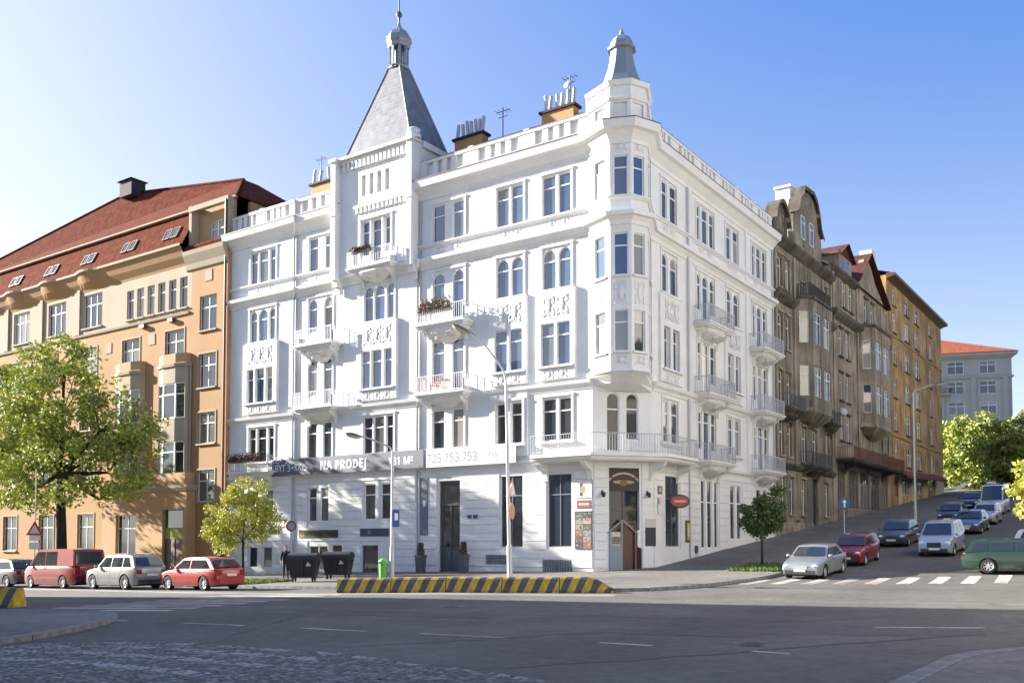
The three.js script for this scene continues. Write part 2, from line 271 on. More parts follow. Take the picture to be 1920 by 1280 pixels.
// ---------------------------------------------------------------- the white corner house
const TA = frameT(0, 0, 0), TB = frameT(0, 0, Math.PI / 2), CH0 = [-2.2, 0], CH1 = [0, -2.58];
const TC = frameT(CH0[0], CH0[1], Math.atan2(2.58, 2.2));
{
  const b = thing('corner_house', 'white ornate corner apartment house with grey pyramid tower and octagonal corner turret', 'building');
  const rows = { L4: [19.85, 22.05], L3: [15.75, 17.95], L2: [11.5, 13.85], L1: [7.45, 9.75] };
  const colsA = { c1: [[-29.5, -28.92], [-28.62, -27.83], [-27.53, -26.98]], c2: [[-23.8, -23.1], [-22.35, -21.65]], c3: [[-18.6, -17.98], [-17.73, -17.0], [-16.7, -16.17]], c4: [[-13.1, -12.35], [-11.6, -10.85]], c5: [[-8.4, -7.68], [-7.38, -6.66]], c6: [[-5.27, -4.55], [-4.24, -3.55]] };
  const colsB = { b1: [[3.85, 4.5], [5.0, 5.7]], b2: [[8.55, 9.05], [9.45, 10.15], [10.55, 11.1]], b3: [[13.1, 13.85], [14.35, 15.1]], b4: [[17.6, 18.15], [18.55, 19.3], [19.7, 20.25]] };
  const hA = [], hB = [], groups = [];
  const sill = { c2: { L3: 14.8, L2: 10.72 }, c4: { L3: 14.8, L2: 10.72 }, c3: { L4: 19.05 }, b2: { L3: 14.9, L2: 10.72, L1: 6.75 }, b4: { L3: 14.9, L2: 10.72, L1: 6.75 } };
  for (const [cols, list, side] of [[colsA, hA, 'A'], [colsB, hB, 'B']]) for (const [c, lights] of Object.entries(cols)) for (const [r, [v0, v1]] of Object.entries(rows)) {
    const hs = lights.map(([a0, a1], i) => { const u0 = a0 - 0.07, u1 = a1 + 0.09;
      const door = sill[c]?.[r] && i === (lights.length === 3 ? 1 : 1);
      return H(u0, u1, door ? sill[c][r] : v0, v1, { arch: r === 'L3', tr: door ? 1 - 0.66 / (v1 - sill[c][r]) : 0.70 });
    });
    list.push(...hs); groups.push({ side, c, r, u0: lights[0][0], u1: lights.at(-1)[1], v0, v1, door: !!sill[c]?.[r] });
  }
  // ground floor openings
  const gA = [H(-29.45, -28.55, -0.28, 1.63, { tr: 0 }), H(-28.0, -27.05, -0.28, 1.63, { tr: 0 }), H(-29.4, -28.5, 3.3, 5.5), H(-27.9, -27.0, 3.3, 5.5), H(-23.7, -22.95, 3.3, 5.5), H(-22.6, -21.85, 3.3, 5.5), H(-23.6, -21.9, 0.15, 1.7, { tr: 0, vm: 1 }),
    H(-18.55, -17.6, 3.35, 5.55), H(-17.15, -16.35, 3.35, 5.55), H(-18.7, -17.35, -0.1, 1.77, { tr: 0, fm: mat.frameGrey }), H(-8.12, -6.67, 1.71, 5.65, { fm: mat.frameGrey, tr: 0.72, vm: 1, curtain: 0 }), H(-4.98, -3.51, 1.71, 5.62, { fm: mat.frameGrey, tr: 0.72, vm: 1, curtain: 0 })];
  const gB = [H(4.1, 5.8, 1.72, 5.6, { fm: mat.frameGrey, tr: 0.68, vm: 1, curtain: 0 }), H(8.9, 9.5, 1.6, 5.62, { tr: 0.68 }), H(9.8, 10.55, 1.6, 5.62, { tr: 0.68 }), H(10.85, 11.45, 1.6, 5.62, { tr: 0.68 }), H(13.4, 14.2, 2.0, 5.55, { tr: 0.68 }), H(14.5, 15.25, 2.0, 5.55, { tr: 0.68 }), H(18.0, 18.9, 2.75, 5.5), H(19.2, 20.1, 2.75, 5.5)];
  const doorA = H(-12.68, -11.07, -0.2, 5.55), gC = [H(0.9, 2.62, 0.1, 5.9)], lC = [H(0.78, 1.5, 6.75, 9.9, { arch: 1, tr: 0.72 }), H(1.88, 2.58, 7.4, 9.9, { arch: 1, tr: 0.66 })];
  hA.push(...gA, doorA); hB.push(...gB);
  // walls
  const W = (T, u0, u1, v0, v1, w0, w1, hs, name = 'wall') => put(mesh(name, wallGeo(u0, u1, v0, v1, w0, w1, hs), mat.white, b), T);
  W(TA, -31.95, -2.2, -1.2, 23.6, -0.4, 0, hA); W(TB, 2.58, 21.7, -1.2, 23.6, -0.4, 0, hB); W(TC, 0, Math.hypot(2.2, 2.58), -1.2, 10.9, -0.4, 0, [...gC, ...lC]);
  mesh('rear_wall', [bx(-31.95, -31.6, -1.2, 24.4, -11, -0.42), bx(-31.6, -11.4, -1.2, 24.4, -11, -10.6), bx(-11.4, -11, -1.2, 24.4, -21.7, -10.6), bx(-11, -0.42, -1.2, 24.4, -21.7, -21.35)], mat.white, b);
  // projecting wall sections
  W(TA, -31.95, -25.2, -1.2, 23.55, 0.002, 0.15, hA, 'wall_projection'); W(TA, -20.45, -14.3, -1.2, 18.9, 0.002, 0.15, hA, 'wall_projection');
  W(TA, -29.95, -26.5, 10.75, 15.62, 0.152, 0.42, hA, 'window_bay'); W(TA, -19.05, -15.75, 10.75, 15.62, 0.152, 0.40, hA, 'window_bay');
  W(TA, -8.85, -6.3, 10.75, 15.62, 0.002, 0.22, hA, 'window_bay'); W(TA, -8.85, -6.3, 6.7, 10.4, 0.002, 0.12, hA, 'window_bay'); W(TA, -5.65, -3.17, 10.75, 15.62, 0.002, 0.22, hA, 'window_bay');
  W(TB, 3.35, 6.2, 10.75, 15.62, 0.002, 0.16, hB, 'window_bay'); W(TB, 12.6, 15.6, 10.75, 15.62, 0.002, 0.12, hB, 'window_bay');
  for (const u of [7.35, 16.35]) put(mesh('pilaster', bx(u, u + 0.35, 6.6, 23.2, 0.002, 0.09), mat.white, b), TB);
  const wOf = (g) => g.side === 'A' ? ({ c1: g.r === 'L2' ? 0.42 : 0.15, c3: g.r === 'L4' ? 0.5 : g.r === 'L2' ? 0.40 : 0.15, c5: g.r === 'L2' ? 0.22 : g.r === 'L1' ? 0.12 : 0, c6: g.r === 'L2' ? 0.22 : 0 }[g.c] ?? 0) : ({ b1: g.r === 'L2' ? 0.16 : 0, b3: g.r === 'L2' ? 0.12 : 0 }[g.c] ?? 0);
  for (const g of groups) {
    const T = g.side === 'A' ? TA : TB, w = wOf(g), v0 = g.v0;
    if (g.r !== 'L2' || g.door) surround(b, T, g.u0, g.u1, v0, g.v1 + (g.r === 'L3' ? 0.02 : 0), w, { sill: !g.door && g.r !== 'L4', hood: g.r === 'L1' && g.side === 'B' ? 0 : 0 });
    else put(mesh('window_sill', [bx(g.u0 - 0.3, g.u1 + 0.3, v0 - 0.12, v0 - 0.01, w, w + 0.16)], mat.trim, b), T);
    const uc = (g.u0 + g.u1) / 2;
    if (g.r === 'L2' && !g.door) { // stucco panels below and above the second floor windows
      const n = g.u1 - g.u0 > 2 ? 3 : 2, pw = (g.u1 - g.u0) / n;
      for (let i = 0; i < n; i++) { ornament(b, T, g.u0 + (i + 0.5) * pw, 14.78, w + 0.03, pw * 0.95, 1.25); ornament(b, T, g.u0 + (i + 0.5) * pw, 11.02, w + 0.02, pw * 0.8, 0.5); }
    }
    if (g.r === 'L4') for (const s of [-0.25, 0.25]) ornament(b, T, uc + s * (g.u1 - g.u0), 19.35, w + 0.02, 0.7, 0.42);
  }
  for (const h of hA) if (h !== doorA) win(b, TA, h, { w: h.v1 > 18 && h.u0 > -20 && h.u1 < -15 ? 0.2 : h.v0 > 10.5 && h.v1 < 14 ? (h.u1 < -26 || (h.u0 > -20 && h.u1 < -15) ? 0.2 : h.u0 > -9 ? 0.05 : -0.12) : h.u1 < -25.3 || (h.u0 > -20.4 && h.u1 < -14.4) ? 0.0 : -0.13, curtain: h.curtain ?? (h.v0 > 10 ? 0.06 : 0.2), pane: h.v0 > 10 && rnd() > 0.08 ? panesPaintedSky[Math.floor(rnd() * 4)] : undefined });
  for (const h of hB) win(b, TB, h, { w: -0.13 });
  for (const h of lC) win(b, TC, h, { w: -0.15, pane: paneShade, dark: true });
  // ground floor rustication: separate stone courses
  const courses = (T, u0, u1, w, holes, ground) => {
    for (let k = 0; k < 12; k++) {
      const v0 = 0.62 + k * 0.47, v1 = v0 + 0.435, cuts = holes.filter((h) => h.v1 + 0.1 > v0 && h.v0 - 0.1 < v1).map((h) => [h.u0 - 0.14, h.u1 + 0.14]).sort((a, c) => a[0] - c[0]);
      let u = u0; const seg = [];
      for (const [a, c] of cuts) { if (c < u0 || a > u1) continue; if (a - u > 0.15) seg.push([u, a]); u = Math.max(u, c); }
      if (u1 - u > 0.15) seg.push([u, u1]);
      for (const [a, c] of seg) if (v1 > ground((a + c) / 2)) put(mesh('stone_course', bx(a, c, v0, v1, w + 0.001, w + 0.05), mat.white, b), T);
    }
  };
  courses(TA, -31.9, -25.22, 0.15, hA, (u) => gh(u, 0)); courses(TA, -25.18, -20.5, 0, hA, (u) => gh(u, 0)); courses(TA, -20.4, -14.35, 0.15, hA, (u) => gh(u, 0)); courses(TA, -14.25, -2.25, 0, hA, (u) => gh(u, 0));
  courses(TC, 0.06, 3.32, 0, gC, () => 0.5); courses(TB, 2.65, 21.65, 0, hB, (u) => gh(0, -u) + 0.3);
  put(mesh('plinth', bx(-31.95, -25.22, -1.2, 0.28, 0.152, 0.24), mat.trim, b), TA);
  for (const [a, c] of [[2.62, 12.9], [12.9, 21.7]]) put(mesh('plinth', bx(a, c, -0.5, gh(0, -(a + c) / 2) + 0.35, 0.002, 0.07), mat.trim, b), TB);
  // main entrance
  { const d = put(mesh('entrance_door', [bx(-12.66, -11.09, -0.2, 5.53, -0.3, -0.24), bx(-12.66, -12.52, -0.2, 5.53, -0.24, -0.16), bx(-11.23, -11.09, -0.2, 5.53, -0.24, -0.16), bx(-11.92, -11.83, -0.2, 4.1, -0.24, -0.17), bx(-12.52, -11.23, 4.1, 4.22, -0.24, -0.15), bx(-12.52, -11.23, 5.4, 5.53, -0.24, -0.16), bx(-12.5, -11.93, 0.15, 1.5, -0.24, -0.2), bx(-11.82, -11.25, 0.15, 1.5, -0.24, -0.2)], mat.doorGrey, b, 'tall dark grey double door with glazed upper panels'), TA);
    for (const [u0, u1, v0, v1] of [[-12.46, -11.98, 1.7, 3.95], [-11.77, -11.29, 1.7, 3.95], [-12.48, -11.27, 4.3, 5.34]]) mesh('pane', bx(u0, u1, v0, v1, -0.236, -0.225), panesDark[2], d);
    mesh('door_handle', bx(-11.98, -11.95, 1.1, 1.35, -0.24, -0.12), mat.zinc, d); }
  // sweeping bands: cornices and floor bands run round the corner turret
  const bayP = [[-2.47, 0], [-0.69, 0.74], [0.32, 0.32], [0.74, -0.69], [0, -2.47]];
  const left = [[-31.95, 0.15], [-25.2, 0.15], [-25.2, 0], [-20.45, 0]], right = [[-14.3, 0], ...bayP, [0, -21.7]], full = [[-31.95, 0.15], [-25.2, 0.15], [-25.2, 0], [-20.45, 0], [-20.45, 0.15], [-14.3, 0.15], [-14.3, 0], ...bayP, [0, -21.7]];
  const cornice = [[0, 22.55], [0.06, 22.55], [0.1, 22.75], [0.28, 22.95], [0.42, 23.1], [0.62, 23.18], [0.66, 23.4], [0.72, 23.58], [0, 23.62]];
  for (const p of [left, right]) mesh('cornice', sweep(p, cornice), mat.trim, b);
  for (const p of [left, right]) mesh('cornice_flashing', sweep(p, [[0, 23.63], [0.74, 23.585], [0.74, 23.625], [0, 23.67]]), mat.gutter, b);
  for (const p of [left, right]) mesh('sill_band', sweep(p, [[0, 19.62], [0.07, 19.62], [0.14, 19.7], [0.2, 19.72], [0.2, 19.8], [0, 19.84]]), mat.trim, b);
  mesh('floor_band', sweep(full, [[0, 18.3], [0.05, 18.3], [0.1, 18.5], [0.26, 18.68], [0.4, 18.72], [0.44, 18.92], [0, 18.98]]), mat.trim, b);
  mesh('floor_band', sweep([...full.slice(0, 7), [-2.2, 0]], [[0, 10.1], [0.05, 10.1], [0.1, 10.25], [0.24, 10.38], [0.3, 10.55], [0, 10.62]]), mat.trim, b);
  mesh('floor_band', sweep([[0, -2.58], [0, -21.7]], [[0, 10.1], [0.05, 10.1], [0.1, 10.25], [0.24, 10.38], [0.3, 10.55], [0, 10.62]]), mat.trim, b);
  mesh('floor_band', sweep([...full.slice(0, 7), [-2.2, 0], [0, -2.58], [0, -21.7]], [[0, 6.12], [0.05, 6.12], [0.1, 6.25], [0.2, 6.32], [0.24, 6.48], [0, 6.52]]), mat.trim, b);
  // parapet with slots
  const parapet = (T, u0, u1, w) => {
    put(mesh('parapet', [bx(u0, u1, 23.6, 24.05, w - 0.42, w - 0.02), bx(u0, u1, 24.82, 24.98, w - 0.46, w + 0.02), bx(u0, u1, 24.05, 24.82, w - 0.42, w - 0.22)], mat.white, b), T);
    const g = [], n = Math.max(1, Math.round((u1 - u0) / 3.4)), L = (u1 - u0) / n;
    for (let i = 0; i < n; i++) { const a = u0 + i * L; g.push(bx(a, a + 0.55, 24.05, 24.82, w - 0.22, w - 0.02)); g.push(bx(a + L - 0.55, a + L - 0.002, 24.05, 24.82, w - 0.22, w - 0.02)); const m = 4, s = (L - 1.1) / m; for (let j = 1; j < m; j++) { const c = a + 0.55 + j * s; g.push(bx(c - 0.17, c + 0.17, 24.05, 24.82, w - 0.22, w - 0.02)); } g.push(bx(a - 0.18 + (i ? 0 : 0.18), a + 0.18, 24.98, 25.1, w - 0.4, w)); }
    for (const pg of g) put(mesh('parapet_pier', pg, mat.white, b), T);
    put(mesh('parapet_flashing', bx(u0, u1, 24.982, 25.012, w - 0.48, w + 0.04), mat.zinc, b), T);
  };
  parapet(TA, -31.95, -25.2, 0.13); parapet(TA, -25.2, -20.9, 0); parapet(TA, -14.3, -2.5, 0); parapet(TB, 2.5, 21.7, 0);
  // corner oriel and turret
  const TF = []; for (let i = 0; i < 4; i++) { const [a, c] = [bayP[i], bayP[i + 1]], dx = c[0] - a[0], dz = c[1] - a[1]; TF.push({ T: frameT(a[0], a[1], Math.atan2(-dz, dx)), L: Math.hypot(dx, dz) }); }
  const lights = [[0.62, 1.5], [0.17, 0.91], [0.17, 0.88], [0.42, 1.3]];
  TF.forEach(({ T, L }, i) => {
    const hs = [[11.75, 13.9], [15.7, 17.9], [19.85, 21.95]].map(([v0, v1]) => H(lights[i][0], lights[i][1], v0, v1));
    put(mesh('oriel_wall', wallGeo(0, L, 10.85, 23.6, -0.25, 0, hs), mat.white, b), T);
    hs.forEach((h, k) => { win(b, T, h, { w: -0.16, curtain: k === 0 ? 0.6 : 0.15, pane: k > 0 ? panesPaintedSky[(i + k) % 4] : undefined }); put(mesh('window_sill', bx(h.u0 - 0.12, h.u1 + 0.12, h.v0 - 0.12, h.v0 - 0.01, 0, 0.14), mat.trim, b), T); });
    ornament(b, T, (lights[i][0] + lights[i][1]) / 2, 14.8, 0.02, 0.72, 1.4); ornament(b, T, (lights[i][0] + lights[i][1]) / 2, 11.3, 0.02, 0.72, 0.5); ornament(b, T, (lights[i][0] + lights[i][1]) / 2, 22.4, 0.02, 0.72, 0.5);
    put(mesh('turret_wall', wallGeo(0, L, 23.6, 25.85, -0.25, -0.02, [H(lights[i][0], lights[i][1], 24.1, 24.75)]), mat.white, b), T);
    put(mesh('turret_niche', bx(lights[i][0] - 0.05, lights[i][1] + 0.05, 24.05, 24.8, -0.2, -0.14), mat.trim, b), T);
  });
  mesh('turret_band', sweep(bayP, [[0, 24.86], [0.06, 24.86], [0.12, 24.98], [0.02, 25.04]]), mat.trim, b); mesh('turret_band', sweep(bayP, [[0, 25.62], [0.08, 25.66], [0.16, 25.8], [0.16, 25.88], [0, 25.92]]), mat.trim, b);
  mesh('turret_back_wall', [bx(-2.5, -0.6, 23.6, 25.88, -2.6, -2.35), bx(-2.6, -2.35, 23.6, 25.88, -2.6, -0.1)], mat.white, b);
  { const s = new THREE.Shape([...bayP, [-2.5, -2.5]].map(([x, z]) => new THREE.Vector2(x, -z))); mesh('turret_deck', new THREE.ExtrudeGeometry(s, { depth: 0.06, bevelEnabled: false }).rotateX(-Math.PI / 2).translate(0, 25.86, 0), mat.zinc, b);
    const c = mesh('turret_roof', lathe([[1.4, 25.9], [1.22, 26.02], [0.98, 26.5], [0.78, 27.1], [0.67, 27.6], [0.62, 28.1], [0.64, 28.15]], 8).rotateY(0), mat.zinc, b, 'grey sheet metal turret cap with a small dome'); c.position.set(-0.75, 0, -0.75);
    mesh('dome', lathe([[0.64, 28.1], [0.78, 28.14], [0.78, 28.24], [0.68, 28.3], [0.62, 28.55], [0.45, 28.82], [0.17, 29.0], [0.13, 29.15], [0.0, 29.2]], 8), mat.zinc, c); mesh('finial', [new THREE.SphereGeometry(0.1, 8, 6).translate(0, 29.24, 0)], mat.zinc, c); }
  { // corbelled foot of the oriel
    const low = [[-2.2, 0.0], [-1.5, -0.75], [-1.08, -1.26], [-0.7, -1.72], [0, -2.58]], q = [], R = [[10.86, 0, 0.06], [10.72, 0, 0.1], [10.6, 0.12, 0], [10.25, 0.5, 0], [9.98, 0.95, 0]];
    const cx = -1.2, cz = -1.2, P = (i, k) => { const [y, t, o] = R[k], x = lerp(bayP[i][0], low[i][0], t), z = lerp(bayP[i][1], low[i][1], t), l = Math.hypot(x - cx, z - cz); return [x + (x - cx) / l * o, y, z + (z - cz) / l * o]; };
    for (let k = 0; k < R.length - 1; k++) for (let i = 0; i < 4; i++) q.push([P(i, k), P(i, k + 1), P(i + 1, k + 1), P(i + 1, k)]);
    mesh('oriel_corbel', quads(q), mat.trim, b);
  }
  // tower over the third axis
  W(TA, -20.5, -14.3, 18.98, 26.05, 0.0, 0.5, [...hA, ...[0, 1, 2, 3].map((i) => H(-18.62 + i * 0.66, -18.27 + i * 0.66, 23.68, 25.02))], 'tower_wall');
  for (let i = 0; i < 4; i++) win(b, TA, H(-18.62 + i * 0.66, -18.27 + i * 0.66, 23.68, 25.02), { w: 0.15, tr: 0, fw: 0.04, curtain: 0 });
  mesh('tower_wall', [bx(-20.5, -20.1, 22.8, 26.05, -3.4, 0), bx(-14.7, -14.3, 22.8, 26.05, -3.4, 0), bx(-20.1, -14.7, 22.8, 26.05, -3.4, -3.0)], mat.white, b);
  const pier = (u0, u1, d) => { put(mesh('tower_pier', [bx(u0, u1, 18.6, 26.2, 0.01, d), bx(u0 - 0.05, u1 + 0.05, 22.7, 22.85, 0.01, d + 0.05), bx(u0 - 0.12, u1 + 0.12, 26.2, 26.4, 0.01, d + 0.12), bx(u0, u1, 18.2, 18.6, 0.16, d - 0.2), bx(u0, u1, 17.8, 18.2, 0.16, d - 0.45)], mat.trim, b), TA); };
  pier(-20.9, -20.5, 0.96); pier(-14.62, -14.22, 0.8);
  put(mesh('pinnacle', [lathe([[0.42, 26.4], [0.46, 26.5], [0.46, 26.62], [0.3, 26.68], [0.4, 26.85], [0.4, 26.98], [0.2, 27.1], [0, 27.14]], 12)], mat.trim, b), TA, -14.42, 0, 0.35);
  put(mesh('tower_cornice', [bx(-20.6, -14.3, 26.05, 26.25, -0.2, 0.62), bx(-20.7, -14.3, 26.25, 26.42, -0.2, 0.85)], mat.trim, b), TA);
  mesh('tower_cornice', [bx(-20.7, -20.3, 26.05, 26.42, -3.5, -0.21), bx(-14.6, -14.1, 26.05, 26.42, -3.5, -0.21), bx(-20.7, -14.1, 26.05, 26.42, -3.7, -3.5)], mat.trim, b);
  { const g = [], g2 = []; for (let i = 0; i < 13; i++) g.push(bx(-19.0 + i * 0.36, -18.83 + i * 0.36, 22.62, 22.95, 0.5, 0.63)); g.push(bx(-19.2, -14.65, 22.95, 23.12, 0.5, 0.66)); put(mesh('corbel_frieze', g, mat.trim, b), TA); for (let i = 0; i < 16; i++) g2.push(bx(-20.1 + i * 0.35, -19.92 + i * 0.35, 25.55, 26.04, 0.5, 0.68)); put(mesh('corbel_frieze', g2, mat.trim, b), TA); }
  { const y0 = 26.40, y1 = 32.2, X0 = -20.0, X1 = -14.45, Z0 = 0.6, Z1 = -3.1, cx = -17.15, cz = -1.3, r = 0.48, a = [[X0, Z0], [X1, Z0], [X1, Z1], [X0, Z1]], t = [[cx - r, cz + r], [cx + r, cz + r], [cx + r, cz - r], [cx - r, cz - r]], q = [];
    for (let i = 0; i < 4; i++) { const j = (i + 1) % 4; q.push([[a[i][0], y0, a[i][1]], [a[j][0], y0, a[j][1]], [t[j][0], y1, t[j][1]], [t[i][0], y1, t[i][1]]]); }
    const roof = mesh('pyramid_roof', quads(q), mat.slate, b, 'steep grey pyramid roof over the tower');
    for (let i = 0; i < 4; i++) mesh('hip_flashing', rod([a[i][0], y0, a[i][1]], [t[i][0], y1, t[i][1]], 0.06, 0.06, 6), mat.zinc, roof);
    const l = mesh('lantern', [lathe([[0.66, 32.15], [0.72, 32.25], [0.62, 32.33]], 8), lathe([[0.26, 32.3], [0.26, 33.6]], 8), lathe([[0.5, 33.52], [0.68, 33.56], [0.74, 33.74], [0.72, 33.8]], 8), ...Array.from({ length: 8 }, (_, i) => { const an = i * Math.PI / 4; return bx(-0.09, 0.09, 32.3, 33.6, 0.48, 0.62).rotateY(an); })], mat.zinc, b); l.position.set(cx, 0, cz);
    mesh('dome', lathe([[0.72, 33.78], [0.82, 33.95], [0.79, 34.25], [0.6, 34.55], [0.28, 34.8], [0.12, 35.05], [0.06, 35.4]], 8), mat.zinc, l); mesh('spire', [lathe([[0.07, 35.2], [0.06, 35.55], [0.18, 35.68], [0.2, 35.8], [0.15, 35.92], [0.05, 36.0], [0.04, 37.6], [0, 37.8]], 10)], mat.iron, l); }
  // roofs behind the parapet
  mesh('roof', quads([[[-31.9, 25.0, -0.5], [-0.6, 25.0, -0.5], [-5.5, 27.4, -4.3], [-31.9, 27.4, -4.3]], [[-31.9, 27.4, -4.3], [-5.5, 27.4, -4.3], [-10.8, 24.4, -10.8], [-31.9, 24.4, -10.8]]]), mat.tile, b);
  mesh('roof', quads([[[-0.6, 25.0, -0.5], [-0.6, 24.7, -21.6], [-5.5, 26.6, -21.6], [-5.5, 27.4, -4.3]], [[-5.5, 27.4, -4.3], [-5.5, 26.6, -21.6], [-10.8, 24.4, -21.6], [-10.8, 24.4, -10.8]]]), mat.tile, b);
  const chimney = (x, z, n, base = 25) => {
    const c = mesh('chimney', [bx(-1.1, 1.1, base - 27.4, 0, -0.3, 0.3)], mat.brick, b); c.position.set(x, 27.35, z); mesh('chimney_cap', bx(-1.25, 1.25, 0, 0.14, -0.42, 0.42), mat.dark, c);
    for (let i = 0; i < n; i++) mesh('flue_pipe', rod([-1.0 + i * 2.0 / (n - 1), 0.14, rr(-0.2, 0.2)], [-1.0 + i * 2.0 / (n - 1), 1.15 + rr(-0.1, 0.1), 0], 0.12, 0.11, 8), mat.paleIron, c);
  };
  chimney(-12.9, -3.4, 7); chimney(-6.3, -3.4, 6); chimney(-26.0, -3.4, 4);
  const antenna = (x, y, z, hgt) => mesh('antenna', [rod([x, y, z], [x, y + hgt, z], 0.035, 0.03), rod([x - 0.5, y + hgt * 0.9, z], [x + 0.5, y + hgt * 0.9, z], 0.02), rod([x - 0.35, y + hgt * 0.75, z], [x + 0.35, y + hgt * 0.75, z], 0.02), ...[-0.4, -0.15, 0.15, 0.4].map((o) => rod([x + o, y + hgt * 0.9, z - 0.3], [x + o, y + hgt * 0.9, z + 0.3], 0.012))], mat.iron, b);
  antenna(-10.3, 26.3, -3.2, 2.3); antenna(-26.6, 27.4, -3.6, 2.2); antenna(-5.6, 27.4, -3.4, 2.0);
  mesh('satellite_dish', new THREE.SphereGeometry(0.45, 12, 6, 0, Math.PI * 2, 0, 0.8).rotateX(1.0).translate(-5.3, 28.3, -3.0), mat.paleIron, b);
  // balconies
  balcony(b, TA, -24.1, -20.7, 14.75, 1.0, {}); balcony(b, TA, -24.1, -20.7, 10.65, 1.0, { drop: 0.7 }); balcony(b, TA, -13.7, -10.1, 14.75, 1.0, {}); balcony(b, TA, -13.7, -10.1, 10.65, 1.0, { drop: 0.7 });
  balcony(b, TA, -19.2, -15.6, 19.0, 1.15, { drop: 0.8, w: 0.15 }); balcony(b, TA, -30.6, -26.5, 6.75, 1.05, { drop: 0.6, w: 0.15 });
  for (const y of [14.85, 10.65, 6.7]) { balcony(b, TB, 8.0, 11.9, y, 1.0, { drop: 0.9 }); balcony(b, TB, 17.0, 20.9, y, 1.0, { drop: 0.9 }); }
  { // long balcony wrapping the corner on the first floor
    const path = [[-5.4, 0], [-2.2, 0], [0, -2.58], [0, -5.9]];
    const s = mesh('corner_balcony', sweep(path, [[0, 6.2], [0.9, 6.2], [1.02, 6.3], [1.05, 6.42], [1.18, 6.44], [1.18, 6.6], [0, 6.62]]), mat.trim, b);
    const g = [], m1 = [[-5.4, 1.1], [-1.68, 1.1], [1.1, -2.17], [1.1, -5.9]], ends = [[[-5.4, 0], m1[0]], [m1[3], [0, -5.9]]];
    for (const [a, c] of [[m1[0], m1[1]], [m1[1], m1[2]], [m1[2], m1[3]], ...ends]) { const L = Math.hypot(c[0] - a[0], c[1] - a[1]), n = Math.round(L / 0.15); g.push(rod([a[0], 7.62, a[1]], [c[0], 7.62, c[1]], 0.025), rod([a[0], 6.72, a[1]], [c[0], 6.72, c[1]], 0.018)); for (let i = 0; i <= n; i++) g.push(rod([lerp(a[0], c[0], i / n), 6.62, lerp(a[1], c[1], i / n)], [lerp(a[0], c[0], i / n), 7.62, lerp(a[1], c[1], i / n)], i % 12 ? 0.011 : 0.024, undefined, 4)); }
    mesh('railing', g, mat.paleIron, s);
    for (const [x, z, ry] of [[-5.1, 0, 0], [-2.3, 0, 0], [-0.1, -2.5, Math.PI / 2], [0, -5.6, Math.PI / 2]]) { const p = new THREE.Shape(); p.moveTo(0, 0); p.lineTo(0.95, 0); p.quadraticCurveTo(0.85, -0.3, 0.4, -0.4); p.quadraticCurveTo(0.18, -0.45, 0.12, -0.95); p.lineTo(0, -1); const br = mesh('bracket', new THREE.ExtrudeGeometry(p, { depth: 0.3, bevelEnabled: false, curveSegments: 6 }).rotateY(-Math.PI / 2).translate(0.15, 0, 0), mat.trim, s); br.position.set(x, 6.2, z); br.rotation.y = ry; }
  }
  // rainwater pipes, cellar openings, small fittings
  for (const [u, w] of [[-25.0, 0.09], [-14.1, 0.09]]) put(mesh('downpipe', rod([u, gh(u, 0) + 0.1, w], [u, 22.6, w], 0.055, 0.055, 8), mat.paleIron, b), TA);
  put(mesh('downpipe', rod([21.4, 2.2, 0.1], [21.4, 22.6, 0.1], 0.06, 0.06, 8), mat.paleIron, b), TB); put(mesh('downpipe', rod([7.1, 1.0, 0.1], [7.1, 22.6, 0.1], 0.05, 0.05, 8), mat.paleIron, b), TB);
  for (const [T, u0, u1, v0, v1] of [[TA, -9.16, -7.68, 0.72, 1.25], [TA, -5.34, -3.48, 0.3, 1.02], [TB, 7.8, 8.3, 1.1, 1.75]]) { const c = put(mesh('cellar_grille', [bx(u0, u1, v0, v1, 0.01, 0.05)], mat.frameGrey, b), T); const g = []; for (let u = u0 + 0.1; u < u1; u += 0.16) g.push(bx(u, u + 0.05, v0, v1, 0.05, 0.075)); mesh('grille_bars', g, mat.zinc, c); }
}
